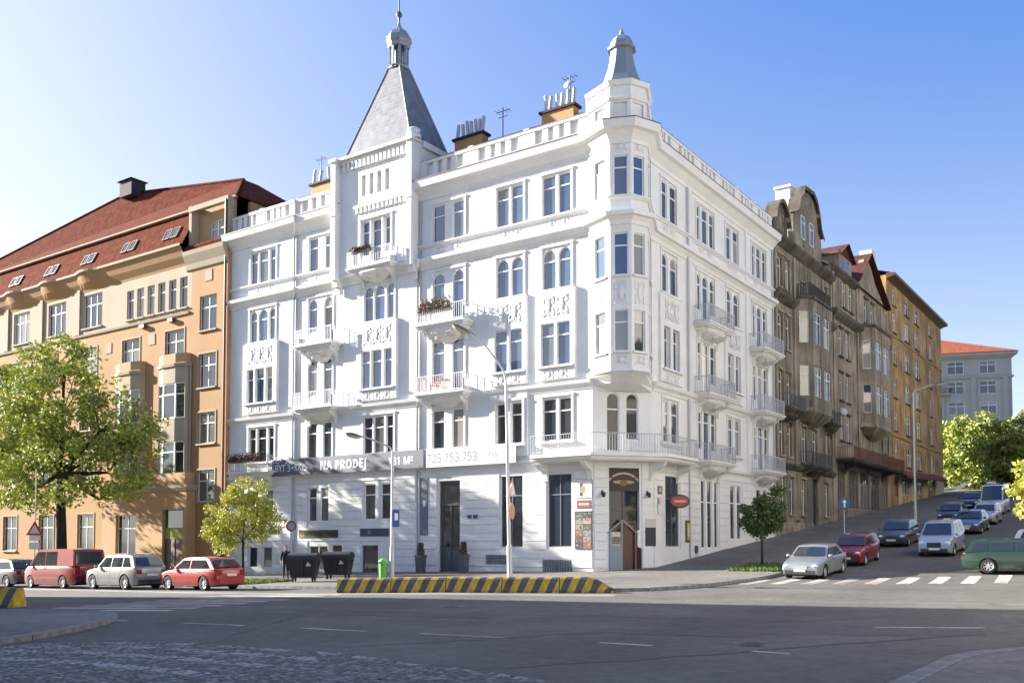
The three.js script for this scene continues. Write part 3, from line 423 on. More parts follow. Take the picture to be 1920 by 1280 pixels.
// ---------------------------------------------------------------- orange house to the left
{
  const b = thing('orange_house', 'orange and cream apartment house with red tiled mansard roof and roof windows', 'building', 0, 0, 0.5);
  const T = frameT(0, 0, 0), X1 = -31.62, X0 = -78, k = 0.9883;
  const X = (x) => 22.53 + (x - 22.53) * k, Y = (y) => 2 + (y - 2) * k;
  const hs = [];
  for (const [v0, v1] of [[17.4, 19.95], [13.2, 15.65], [9.1, 11.35], [4.9, 7.15]]) hs.push(H(X(-35.4), X(-33.45), Y(v0), Y(v1), { vm: 1, tr: 0.66 }));
  for (let i = 0; i < 6; i++) hs.push(H(X(-44.6 + i * 1.36), X(-43.68 + i * 1.36), Y(19.45), Y(21.75), { tr: 0.68 }));
  for (const u of [-50.8, -56.2, -62.0, -67.8, -73.6]) hs.push(H(X(u), X(u + 2.75), Y(19.55), Y(22.3), { vm: 2, tr: 0.68 }));
  for (const [a, c] of [[-45.1, -42.8], [-39.5, -37.2], [-51, -48.7], [-57, -54.7], [-63, -60.7], [-69, -66.7]]) hs.push(H(X(a), X(c), Y(15.4), Y(17.85), { vm: 1, tr: 0.66 }));
  for (const a of [-51, -57, -63, -69]) for (const [v0, v1] of [[11.1, 13.6], [6.9, 9.3], [1.2, 4.2]]) hs.push(H(X(a), X(a + 2.3), Y(v0), Y(v1), { vm: 1, tr: 0.66 }));
  put(mesh('wall', wallGeo(X0, X(-36.4), -2, Y(19.0), -0.4, 0, hs), mat.orange, b), T);
  put(mesh('upper_wall', wallGeo(X0, X(-36.4), Y(19.0), Y(23.6), -0.4, 0.0, hs), mat.cream, b), T); put(mesh('wall', wallGeo(X(-36.4), X1, -2, Y(22.9), -0.4, 0.0, hs), mat.orange, b), T);

  for (const h of hs) { win(b, T, h, { w: -0.2, curtain: 0.35 }); put(mesh('window_sill', [bx(h.u0 - 0.1, h.u1 + 0.1, h.v0 - 0.12, h.v0 - 0.01, 0, 0.14)], mat.beige, b), T); if (h.v1 < 18.5) put(mesh('window_surround', [bx(h.u0 - 0.14, h.u0 - 0.02, h.v0, h.v1 + 0.14, 0, 0.04), bx(h.u1 + 0.02, h.u1 + 0.14, h.v0, h.v1 + 0.14, 0, 0.04), bx(h.u0 - 0.02, h.u1 + 0.02, h.v1 + 0.02, h.v1 + 0.14, 0, 0.04)], mat.cream, b), T); }
  mesh('floor_band', sweep([[X0, 0], [X(-36.6), 0]], [[0, Y(18.85)], [0.12, Y(18.88)], [0.16, Y(19.05)], [0, Y(19.1)]]), mat.cream, b);
  for (let i = 0; i < 5; i++) { const c = X(-49.4 - i * 5.8); put(mesh('pilaster', [bx(c - 2.5, c - 1.75, Y(19.1), Y(22.9), 0.01, 0.14)], mat.cream, b), T); }
  // coved eaves that swell out over each window
  const eave = (u) => 0.62 + 0.28 * Math.max(0, Math.cos((u - X(-49.4)) / (5.8 * k) * 2 * Math.PI)) * (u < X(-46) ? 1 : 0);
  { const q = [], N = 90, P = [[0, 22.55], [0.1, 22.75], [0.55, 23.2], [0.9, 23.75], [1, 23.85]], P2 = [[1, 23.86], [1.18, 23.9], [1.18, 24.08], [0.9, 24.12]], f = (u, [w, y]) => [u, Y(y), w * eave(u)], q2 = [];
    for (let i = 0; i < N; i++) { const a = lerp(X0, X(-36.9), i / N), c = lerp(X0, X(-36.9), (i + 1) / N); for (let j = 0; j < 4; j++) q.push([f(a, P[j]), f(c, P[j]), f(c, P[j + 1]), f(a, P[j + 1])]); for (let j = 0; j < 3; j++) q2.push([f(a, P2[j]), f(c, P2[j]), f(c, P2[j + 1]), f(a, P2[j + 1])]); }
    mesh('eaves_cove', quads(q), mat.orange, b); mesh('gutter', quads(q2), mat.cream, b); }
  mesh('eaves_cornice', sweep([[X(-36.9), 0], [X1, 0]], [[0, Y(22.0)], [0.12, Y(22.1)], [0.2, Y(22.5)], [0.45, Y(23.1)], [0.5, Y(23.4)], [0, Y(23.5)]]), mat.cream, b);
  // mansard and upper roof
  const xr = X(-36.9), yE = Y(24.05), yM = 26.7;
  const roof = mesh('roof', quads([[[X0, yE, 0.55], [xr, yE, 0.55], [xr, yM, -0.9], [X0, yM, -0.9]], [[X0, yM + 0.1, -0.7], [X1, yM + 0.1, -0.7], [-38.2, 31.3, -6.6], [-54.5, 33.6, -6.6]], [[X0, yM + 0.1, -0.7], [-54.5, 33.6, -6.6], [-54.5, 33.6, -9], [X0, yM, -15]], [[X1, yM + 0.1, -0.7], [X1, yM, -13], [-38.2, 31.3, -8], [-38.2, 31.3, -6.6]], [[-38.2, 31.3, -6.6], [-38.2, 31.3, -8], [-54.5, 33.6, -9], [-54.5, 33.6, -6.6]], [[X0, yM, -15], [-54.5, 33.6, -9], [-38.2, 31.3, -8], [X1, yM, -13]]]), mat.tile, b, 'dark red tiled mansard roof');
  mesh('roof_ledge', sweep([[X0, -0.9], [X1, -0.9]], [[0.1, yM - 0.06], [0.32, yM - 0.02], [0.32, yM + 0.1], [0.1, yM + 0.12]]), mat.cream, roof); mesh('ridge_tiles', [rod([X1, yM + 0.1, -0.7], [-38.2, 31.3, -6.6], 0.13), rod([-38.2, 31.3, -6.6], [-54.5, 33.6, -6.6], 0.13), rod([X0, yM + 0.1, -0.7], [-54.5, 33.6, -6.6], 0.13)], mat.tile, roof);
  for (const u of [-39.8, -45.3, -51.0, -56.7, -62.6, -68.5]) for (const s of [0, 0.98]) { // pairs of roof windows lying in the slope
    const t = 0.42, y = lerp(yE, yM, t), z = lerp(0.55, -0.9, t), sk = mesh('roof_window', [bx(0, 0.78, -0.5, -0.42, 0, 0.12), bx(0, 0.78, 0.42, 0.5, 0, 0.12), bx(0, 0.08, -0.42, 0.42, 0, 0.12), bx(0.7, 0.78, -0.42, 0.42, 0, 0.12)], mat.frameBrown, b); sk.position.set(X(u) + s * 0.98, y, z); sk.rotation.x = -Math.atan2(1.45, yM - yE);
    mesh('pane', bx(0.07, 0.71, -0.43, 0.43, 0.05, 0.09), panesDark[2], sk); }
  { const c = mesh('roof_dormer', [bx(-0.9, 0.9, -0.9, 0.5, -0.7, 0.7)], mat.dark, b); c.position.set(-53.0, 33.7, -6.2); mesh('dormer_roof', new THREE.ConeGeometry(1.6, 0.7, 4).rotateY(Math.PI / 4).scale(1, 0.7, 0.8).translate(0, 0.74, 0), mat.tile, c); }
  // recessed roof terrace beside the white house
  const uT0 = X(-36.9), uT1 = X1; mesh('terrace', [bx(uT0, uT1, Y(23.3), Y(23.5), -3.2, 0.1), bx(uT0, uT0 + 0.3, Y(23.5), yM, -3.2, -0.05), bx(uT1 - 0.35, uT1, Y(23.5), yM - 0.1, -0.4, 0.06), bx(uT0, uT1 - 0.36, yM - 0.45, yM - 0.08, -0.35, 0.02)], mat.cream, b);
  const tw = H(X(-35.2), X(-32.9), Y(23.6), Y(25.7), { vm: 2, tr: 0.7 }); put(mesh('terrace_wall', wallGeo(uT0 + 0.31, uT1 - 0.36, Y(23.5), yM, -1.0, -0.7, [H(tw.u0, tw.u1, tw.v0, tw.v1)]), mat.peach, b), T); win(b, T, tw, { w: -0.85, curtain: 0 });
  mesh('terrace_ledge', sweep([[uT0 - 0.3, 0.06], [uT1, 0.06]], [[0, Y(23.5)], [0.16, Y(23.5)], [0.2, Y(23.75)], [0, Y(23.95)]]), mat.tile, b);
  // projecting ground floor block, ledge and the two bays above it
  const p0 = X(-46.3), p1 = -34.9, d = 0.75;
  { const gh2 = [H(-43.6, -41.0, 0.6, 4.0, { vm: 1, tr: 0.7, w: 0.7 }), H(-37.7, -35.3, -0.9, 4.3)];
    put(mesh('ground_floor_block', wallGeo(p0, p1, -2, 5.75, d - 0.35, d, gh2), mat.peach, b), T); mesh('ground_floor_block', [bx(p0, p0 + 0.35, -2, 5.75, 0.0, d - 0.36), bx(p1 - 0.35, p1, -2, 5.75, 0.0, d - 0.36)], mat.peach, b);
    win(b, T, gh2[0], { w: d - 0.3 }); const dr = put(mesh('entrance_door', [bx(-37.7, -35.3, -0.9, 2.2, d - 0.3, d - 0.22), bx(-36.55, -36.45, -0.9, 2.2, d - 0.22, d - 0.18)], mat.frameBrown, b), T); mesh('fanlight', bx(-37.6, -35.4, 3.0, 4.25, d - 0.3, d - 0.25), panesDark[1], dr); mesh('door_transom', bx(-37.7, -35.3, 2.2, 3.0, d - 0.3, d - 0.2), std([0.28, 0.3, 0.08]), dr);
    mesh('ledge', sweep([[p0, 0], [p0, d], [p1, d], [p1, 0]].map(([x, z]) => [x, z]), [[-0.2, 5.6], [0.06, 5.62], [0.2, 5.85], [0.24, 6.05], [-0.2, 6.12]]), mat.cream, b); mesh('ledge', bx(p0, p1, 5.9, 6.1, 0, d), mat.cream, b); }
  for (const [c, w] of [[-37.4, 1.75], [-43.0, 1.75]]) { // rounded bays
    const N = 5, P = [[c - w, 0], [c - w * 0.9, 0.36], [c - w * 0.42, 0.6], [c + w * 0.42, 0.6], [c + w * 0.9, 0.36], [c + w, 0]];
    for (let i = 0; i < N; i++) {
      const a = P[i], e = P[i + 1], dx = e[0] - a[0], dz = e[1] - a[1], L = Math.hypot(dx, dz), TT = frameT(a[0], a[1], Math.atan2(-dz, dx));
      const glz = i >= 1 && i <= 3, g = [[6.1, 6.9], [9.3, 11.0], [13.6, 14.9]]; for (const [y0, y1] of glz ? g : [[6.1, 14.9]]) put(mesh('bay_wall', bx(0, L, y0, y1, -0.2, 0), mat.cream, b), TT);
      if (glz) for (const [y0, y1] of [[6.9, 9.3], [11.0, 13.6]]) win(b, TT, H(0, L, y0, y1, { tr: 0.68, fw: 0.08 }), { w: -0.12, curtain: 0.5 });
    }
    mesh('bay_cornice', sweep(P, [[-0.1, 14.75], [0.1, 14.78], [0.14, 15.0], [-0.1, 15.1]]), mat.cream, b);
    mesh('bay_parapet', sweep(P, [[-0.12, 15.0], [0, 15.0], [0, 15.75], [-0.12, 15.75]]), mat.peach, b);
    mesh('balcony_parapet', sweep([[c - 2.4, 0.0], [c - 2.4, d + 0.1], [c + 2.4, d + 0.1], [c + 2.4, 0]].map(([x, z]) => [x, z]), [[-0.12, 6.1], [0, 6.1], [0, 6.95], [-0.12, 6.95]]), mat.peach, b);
  }
  put(mesh('downpipe', rod([X1 - 0.1, -0.4, 0.12], [X1 - 0.1, 26.3, 0.12], 0.09, 0.09, 8), mat.gutter, b), T); put(mesh('downpipe', rod([X(-36.2), 0, 0.1], [X(-36.2), 15, 0.1], 0.06, 0.06, 8), mat.beige, b), T);
  for (const [u, v] of [[-41.2, 17.5], [-34.4, 21.4], [-47, 17.5]]) put(mesh('wall_tile', bx(X(u) - 0.4, X(u) + 0.4, Y(v) - 0.4, Y(v) + 0.4, 0, 0.04), mat.cream, b), T);
  for (const u of [-42.2, -38.6]) put(mesh('lamp_bracket', [bx(X(u) - 0.3, X(u) + 0.3, Y(18.5), Y(18.75), 0, 0.3)], mat.frameBrown, b), T);
  mesh('rear_wall', [bx(X0, X1, -2, yM, -13.3, -13), bx(X0, X0 + 0.3, -2, yM, -13, -0.41), bx(X1 - 0.3, X1, -2, Y(22.9), -13, -0.41), bx(X1 - 0.3, X1, Y(22.9), yM, -13, -1.95)], mat.peach, b);
}
// ---------------------------------------------------------------- houses up the side street (wall plane x = 0, u = -z)
function simpleHouse(b, u0, u1, v0, v1, hs, m, w = 0, depth = 12) {
  put(mesh('wall', wallGeo(u0, u1, v0, v1, w - 0.4, w, hs), m, b), TB);
  put(mesh('rear_wall', [bx(u0, u1, v0, v1, w - depth, w - depth + 0.3), bx(u0, u0 + 0.3, v0, v1, w - depth + 0.3, w - 0.41), bx(u1 - 0.3, u1, v0, v1, w - depth + 0.3, w - 0.41)], m, b), TB);
}
const gable = (pts, depth, w0) => { const s = new THREE.Shape(pts.map(([u, v]) => new THREE.Vector2(u, v))); return new THREE.ExtrudeGeometry(s, { depth, bevelEnabled: false }).translate(0, 0, w0 - depth); };
const curveTop = (u0, u1, v0, v1, n = 12, p = 0.6) => { const a = [[u0, v0]]; for (let i = 0; i <= n; i++) { const t = i / n; a.push([lerp(u0, u1, t), v0 + (v1 - v0) * (0.35 + 0.65 * Math.sin(Math.PI * t) ** p)]); } a.push([u1, v0]); return a; };
function oriel(b, T, u0, u1, v0, v1, d, rowsV, m, o = {}) { // three-sided projecting bay with tapering foot
  const c = Math.min(0.9, (u1 - u0) * 0.25), P = [[u0, 0], [u0 + c, d], [u1 - c, d], [u1, 0]];
  for (let i = 0; i < 3; i++) {
    const a = P[i], e = P[i + 1], dx = e[0] - a[0], dw = e[1] - a[1], L = Math.hypot(dx, dw), ang = Math.atan2(-dw, dx), TT = frameT(T.x + a[0] * T.c + a[1] * T.s, T.z - a[0] * T.s + a[1] * T.c, T.ry + ang);
    const hs = []; for (const [r0, r1] of rowsV) if (i === 1) { const n = L > 2.6 ? 2 : 1, s = L / n; for (let j = 0; j < n; j++) hs.push(H(j * s + 0.3, (j + 1) * s - 0.3, r0, r1, { vm: 1 })); } else hs.push(H(L * 0.25, L * 0.78, r0, r1));
    put(mesh('oriel_wall', wallGeo(0, L, v0, v1, -0.25, 0, hs), m, b), TT); for (const h of hs) win(b, TT, h, { w: -0.15, curtain: 0.5, fm: o.fm ?? mat.frame });
  }
  const q = [], Z = (k, w) => P.map(([u, ww]) => [lerp(u, (u0 + u1) / 2, k), ww * w]), A = [[v0, 0, 1], [v0 - 0.25, -0.03, 1.08], [v0 - 0.4, 0.02, 1], [v0 - 0.95, 0.35, 0.5], [v0 - 1.3, 0.75, 0.05]].map(([y, k, w]) => Z(k, w).map(([u, ww]) => [u, y, ww]));
  for (let k = 0; k < 4; k++) for (let i = 0; i < 3; i++) q.push([A[k][i], A[k + 1][i], A[k + 1][i + 1], A[k][i + 1]]);
  put(mesh('oriel_corbel', quads(q), m, b), T);
  const g = [[-0.1, v1, 0, d + 0.1], [0, v1 + 0.12, 0, d]]; put(mesh('oriel_cornice', gable([[u0 - 0.1, 0], [u0 + c - 0.1, d + 0.12], [u1 - c + 0.1, d + 0.12], [u1 + 0.1, 0]].map(([u, w]) => [u, -w]), 0.25, 0).rotateX(-Math.PI / 2).scale(1, 1, 1).translate(0, v1 + 0.25, 0), o.cm ?? m, b), T);
}
{
  const b = thing('grey_gabled_house', 'sooty grey stucco house with curved gable beside the white corner house', 'building', 0, 0, 0);
  const crown = [[26.3, 23.98], [26.3, 26.6], [26.9, 27.0], [27.3, 28.0], [28.0, 28.4], [28.4, 29.2], [30.6, 29.35], [31.4, 29.0], [32.1, 28.1], [32.5, 26.9], [33.2, 26.3], [33.4, 23.98]];
  const hs = [], cols = [[22.6, 23.6], [24.3, 25.3], [33.7, 34.6]], rows = [[11.9, 14.2], [16.0, 18.4]];
  for (const [a, c] of cols) for (const [v0, v1] of [[8.2, 10.6], ...rows, [20.4, 22.6]]) hs.push(H(a, c, v0, v1, { vm: 1 }));
  for (const [a, c] of [[27.6, 28.8], [30.2, 31.4]]) hs.push(H(a, c, 8.0, 10.6, { vm: 1 }));
  for (const [a, c] of [[27.8, 28.8], [30.5, 31.5]]) hs.push(H(a, c, 21.9, 24.2, { vm: 1 }));
  for (const [a, c] of [[22.7, 23.7], [24.6, 25.6], [27.4, 28.4], [33.2, 34.3]]) hs.push(H(a, c, 4.0, 6.6, { vm: 1 }));
  const dr = H(30.2, 31.6, 2.6, 6.9); hs.push(dr);
  simpleHouse(b, 21.75, 35.75, 0, 24.0, hs, mat.grime);
  for (const h of hs) if (h !== dr) { win(b, TB, h, { w: -0.2, curtain: 0.45 }); put(mesh('window_surround', [bx(h.u0 - 0.12, h.u1 + 0.12, h.v0 - 0.14, h.v0 - 0.01, 0, 0.14), bx(h.u0 - 0.16, h.u1 + 0.16, h.v1 + 0.1, h.v1 + 0.24, 0, 0.16), bx(h.u0 - 0.16, h.u0 - 0.03, h.v0, h.v1 + 0.1, 0, 0.06), bx(h.u1 + 0.03, h.u1 + 0.16, h.v0, h.v1 + 0.1, 0, 0.06)], mat.grimeLight, b), TB); }
  put(mesh('entrance_door', [bx(30.2, 31.6, 2.6, 6.9, -0.3, -0.22), bx(30.87, 30.93, 2.6, 5.6, -0.22, -0.18)], mat.dark, b), TB);
  put(mesh('gable_wall', gable(crown, 0.4, 0.02), mat.grime, b), TB); put(mesh('dormer_gable', gable(curveTop(21.8, 25.0, 23.98, 26.6, 12, 0.6), 0.4, 0.02), mat.grimeDark, b), TB);
  { const c = crown.slice(1, -1), q = [], c2 = curveTop(21.8, 25.0, 23.98, 26.6, 12, 0.6).slice(1, -1), q2 = []; for (const [cc, qq] of [[c, q], [c2, q2]]) for (let i = 0; i < cc.length - 1; i++) { const [a, e] = [cc[i], cc[i + 1]]; qq.push([[a[0], a[1] + 0.16, 0.35], [e[0], e[1] + 0.16, 0.35], [e[0], e[1] + 0.16, -0.6], [a[0], a[1] + 0.16, -0.6]], [[a[0], a[1] - 0.12, 0.3], [e[0], e[1] - 0.12, 0.3], [e[0], e[1] + 0.16, 0.35], [a[0], a[1] + 0.16, 0.35]]); }
    put(mesh('gable_coping', quads(q), mat.grimeDark, b), TB); put(mesh('gable_coping', quads(q2), mat.grimeDark, b), TB); }
  for (const u of [28.0, 30.1]) { win(b, TB, H(u, u + 0.9, 25.2, 27.0), { w: 0.03 }); }
  ornament(b, TB, 23.4, 25.2, 0.03, 1.6, 1.5, mat.grimeLight); ornament(b, TB, 29.4, 28.4, 0.03, 2.0, 0.7, mat.grimeLight);
  mesh('cornice', sweep([[0, -21.75], [0, -26.0]], [[0, 19.2], [0.15, 19.3], [0.5, 19.6], [0.55, 19.85], [0, 19.95]]), mat.grimeDark, b); mesh('cornice', sweep([[0, -33.0], [0, -35.75]], [[0, 19.2], [0.15, 19.3], [0.5, 19.6], [0.55, 19.85], [0, 19.95]]), mat.grimeDark, b);
  mesh('cornice', sweep([[0, -21.75], [0, -35.75]], [[0, 23.3], [0.15, 23.4], [0.5, 23.75], [0.55, 23.95], [0, 24.0]]), mat.grimeDark, b); mesh('floor_band', sweep([[0, -21.75], [0, -35.75]], [[0, 7.2], [0.12, 7.25], [0.3, 7.5], [0.32, 7.65], [0, 7.7]]), mat.grimeDark, b);
  oriel(b, TB, 26.4, 32.8, 12.0, 20.2, 1.1, [[12.9, 15.2], [16.9, 19.3]], mat.grime, { cm: mat.grimeDark });
  put(mesh('railing', railing(27.0, 32.2, 20.45, 21.4, 1.0, 0.2, 0.03), mat.grimeDark, b), TB);
  for (const u of [21.95, 26.0, 33.1, 35.3]) put(mesh('pilaster', [bx(u, u + 0.35, 7.7, 23.2, 0.01, 0.14)], mat.grimeLight, b), TB);
  balcony(b, TB, 22.2, 25.7, 11.5, 0.95, { mat: mat.grimeDark, railMat: mat.iron, drop: 0.8 }); balcony(b, TB, 27.2, 32.0, 7.75, 0.95, { mat: mat.grimeDark, railMat: mat.iron, drop: 0.6 }); balcony(b, TB, 33.0, 35.4, 11.5, 0.8, { mat: mat.grimeDark, railMat: mat.iron, drop: 0.8 });
  put(mesh('roof', quads([[[21.75, 24, 0], [35.75, 24, 0], [35.75, 27.2, -5], [21.75, 27.2, -5]], [[21.75, 27.2, -5], [35.75, 27.2, -5], [35.75, 24, -12], [21.75, 24, -12]]]), mat.slate, b), TB);
  put(mesh('chimney', [bx(29.4, 30.8, 25, 29.9, -2.4, -1.2), bx(29.3, 30.9, 29.9, 30.1, -2.5, -1.1)], plaster([0.72, 0.68, 0.58]), b), TB);
  put(mesh('satellite_dish', new THREE.SphereGeometry(0.5, 12, 6, 0, Math.PI * 2, 0, 0.8).rotateX(1.2).rotateY(-0.7).translate(34.8, 12.4, 1.0), mat.paleIron, b), TB);
  for (const u of [26.2, 34.3]) put(mesh('cellar_opening', bx(u, u + 0.7, 2.9, 3.6, 0.005, 0.03), mat.dark, b), TB);
  put(mesh('plinth', bx(21.75, 30.1, 0, 3.4, 0.005, 0.08), mat.grimeLight, b), TB);
}
{
  const b = thing('red_gable_house', 'grey brown stucco house with red tiled gable and long shopfront balcony', 'building');
  const roofRed = std([0.10, 0.024, 0.017], { map: tileMap, bumpMap: tileBump, bumpScale: 0.03, roughness: 1 });
  const hs = []; for (const [a, c] of [[38.0, 39.0], [40.0, 41.0], [52.6, 53.6]]) for (const [v0, v1] of [[10.6, 12.8], [14.0, 16.3], [17.8, 20.1]]) hs.push(H(a, c, v0, v1, { vm: 1 }));
  for (const [a, c] of [[39.2, 40.4], [41.2, 42.4], [46.2, 47.4], [48.6, 49.8]]) hs.push(H(a, c, 22.2, 24.4, { vm: 1 }));
  const shop = [[37.0, 39.2], [40.2, 43.4], [44.0, 47.2], [47.8, 51.0], [51.6, 54.2]].map(([a, c], i) => H(a, c, 4.9, 8.2, { vm: 2, tr: 0.7, fm: mat.frameBrown }));
  hs.push(...shop); simpleHouse(b, 35.8, 54.85, 0, 25.0, hs, mat.grimeLight);
  for (const h of hs) { win(b, TB, h, { w: -0.2, curtain: shop.includes(h) ? 0.9 : 0.4 }); if (!shop.includes(h)) put(mesh('window_sill', [bx(h.u0 - 0.12, h.u1 + 0.12, h.v0 - 0.14, h.v0 - 0.01, 0, 0.16), bx(h.u0 - 0.12, h.u1 + 0.12, h.v1 + 0.08, h.v1 + 0.22, 0, 0.14)], mat.grimeDark, b), TB); }
  put(mesh('gable_wall', gable([[43.2, 24.98], [43.2, 25.3], [45.0, 26.6], [46.6, 28.2], [47.6, 28.6], [48.8, 28.0], [50.6, 26.6], [54.3, 24.98]], 0.5, 0.02), mat.grimeLight, b), TB);
  put(mesh('gable_roof', quads([[[43.0, 25.2, 0.5], [47.6, 28.95, 0.5], [47.6, 28.95, -8], [43.0, 25.2, -8]], [[47.6, 28.95, 0.5], [54.8, 25.0, 0.5], [54.8, 25.0, -8], [47.6, 28.95, -8]]]), roofRed, b), TB);
  put(mesh('roof', quads([[[35.8, 25, 0.3], [54.85, 25, 0.3], [54.85, 28.4, -5], [35.8, 28.4, -5]], [[35.8, 28.4, -5], [54.85, 28.4, -5], [54.85, 25, -12], [35.8, 25, -12]]]), roofRed, b), TB);
  { const dm = put(mesh('dormer', [bx(38.2, 42.2, 24.9, 26.8, -2.5, 0.02)], mat.grimeLight, b), TB); mesh('dormer_roof', quads([[[37.9, 26.6, 0.4], [40.2, 27.9, 0.4], [40.2, 27.9, -3], [37.9, 26.6, -3]], [[40.2, 27.9, 0.4], [42.5, 26.6, 0.4], [42.5, 26.6, -3], [40.2, 27.9, -3]], [[38.0, 26.7, 0.03], [42.4, 26.7, 0.03], [40.2, 27.9, 0.03]]]), roofRed, dm); mesh('pane', bx(39.2, 41.2, 25.2, 26.5, 0.02, 0.05), panesDark[0], dm); }
  mesh('cornice', sweep([[0, -35.8], [0, -54.85]], [[0, 20.7], [0.15, 20.8], [0.45, 21.1], [0.5, 21.4], [0, 21.5]]), mat.grimeDark, b); mesh('cornice', sweep([[0, -35.8], [0, -43.2]], [[0, 24.5], [0.2, 24.6], [0.5, 24.8], [0.5, 25.0], [0, 25.05]]), mat.grimeDark, b);
  oriel(b, TB, 44.2, 51.6, 12.6, 21.4, 1.2, [[13.6, 16.2], [17.6, 20.2]], mat.grimeLight, { cm: mat.grimeDark });
  balcony(b, TB, 36.6, 54.4, 8.9, 1.5, { mat: mat.grimeDark, bowl: false, railMat: std([0.14, 0.06, 0.035]) });
  for (const u of [36.0, 43.4, 52.0, 54.4]) put(mesh('pilaster', [bx(u, u + 0.4, 9, 24.6, 0.01, 0.14)], mat.grimeLight, b), TB);
  put(mesh('plinth', bx(36.9, 54.8, 0, 4.75, 0.005, 0.09), mat.grime, b), TB);
}
{
  const b = thing('brown_house', 'plain ochre brown apartment house at the top of the side street terrace', 'building');
  const hs = []; for (const [i, u] of [57.4, 62.6, 67.6, 75.2].entries()) for (const v of [9.9, 13.3, 16.7, 20.1, 23.4, 26.2]) hs.push(H(u, u + (i === 0 || i === 3 ? 1.3 : 2.0), v, v + (v > 26 ? 1.7 : 2.0), { vm: 1, tr: 0.66 }));
  const shop = [H(57.0, 58.6, 6.6, 8.2, { tr: 0, fm: std([0.25, 0.04, 0.02]) }), H(60.2, 64.4, 6.9, 8.6, { vm: 2, tr: 0 }), H(66, 70.5, 7.3, 8.8, { vm: 2, tr: 0 }), H(73, 77, 8.0, 9.3, { vm: 1, tr: 0 })]; hs.push(...shop);
  simpleHouse(b, 54.9, 82.4, 0, 28.7, hs, mat.brown);
  for (const h of hs) { win(b, TB, h, { w: -0.15, curtain: 0.6 }); if (!shop.includes(h)) put(mesh('window_sill', bx(h.u0 - 0.1, h.u1 + 0.1, h.v0 - 0.14, h.v0 - 0.01, 0, 0.12), mat.grimeDark, b), TB); }
  mesh('eaves', sweep([[0, -54.9], [0, -82.4]], [[0, 28.3], [0.3, 28.45], [0.85, 28.6], [0.85, 28.85], [0, 28.9]]), mat.gutter, b);
  for (const y of [12.6, 22.9]) mesh('floor_band', sweep([[0, -54.9], [0, -82.4]], [[0, y], [0.1, y + 0.05], [0.1, y + 0.2], [0, y + 0.25]]), mat.brown, b);
  put(mesh('roof', quads([[[54.9, 28.8, 0.8], [82.4, 28.8, 0.8], [82.4, 31, -6], [54.9, 31, -6]], [[54.9, 31, -6], [82.4, 31, -6], [82.4, 28.8, -12], [54.9, 28.8, -12]]]), mat.slate, b), TB);
  put(mesh('chimney', bx(55.1, 56.6, 28.7, 31.6, -2.6, -1.4), plaster([0.75, 0.7, 0.55]), b), TB);
  put(mesh('awning', quads([[[56.6, 9.2, 0.05], [77.8, 9.9, 0.05], [77.8, 9.3, 1.3], [56.6, 8.6, 1.3]], [[56.6, 8.6, 1.3], [77.8, 9.3, 1.3], [77.8, 9.05, 1.3], [56.6, 8.35, 1.3]]]), std([0.14, 0.03, 0.032]), b, 'dark red shop awning'), TB);
  for (const [a, c, m] of [[58.7, 60.1, plaster([0.6, 0.5, 0.33])], [64.5, 65.9, plaster([0.6, 0.5, 0.33])], [70.6, 72.9, plaster([0.6, 0.48, 0.25])], [77.1, 82.3, plaster([0.6, 0.48, 0.25])]]) put(mesh('shopfront_panel', bx(a, c, 5.2, 9.2, 0.005, 0.05), m, b), TB);
}
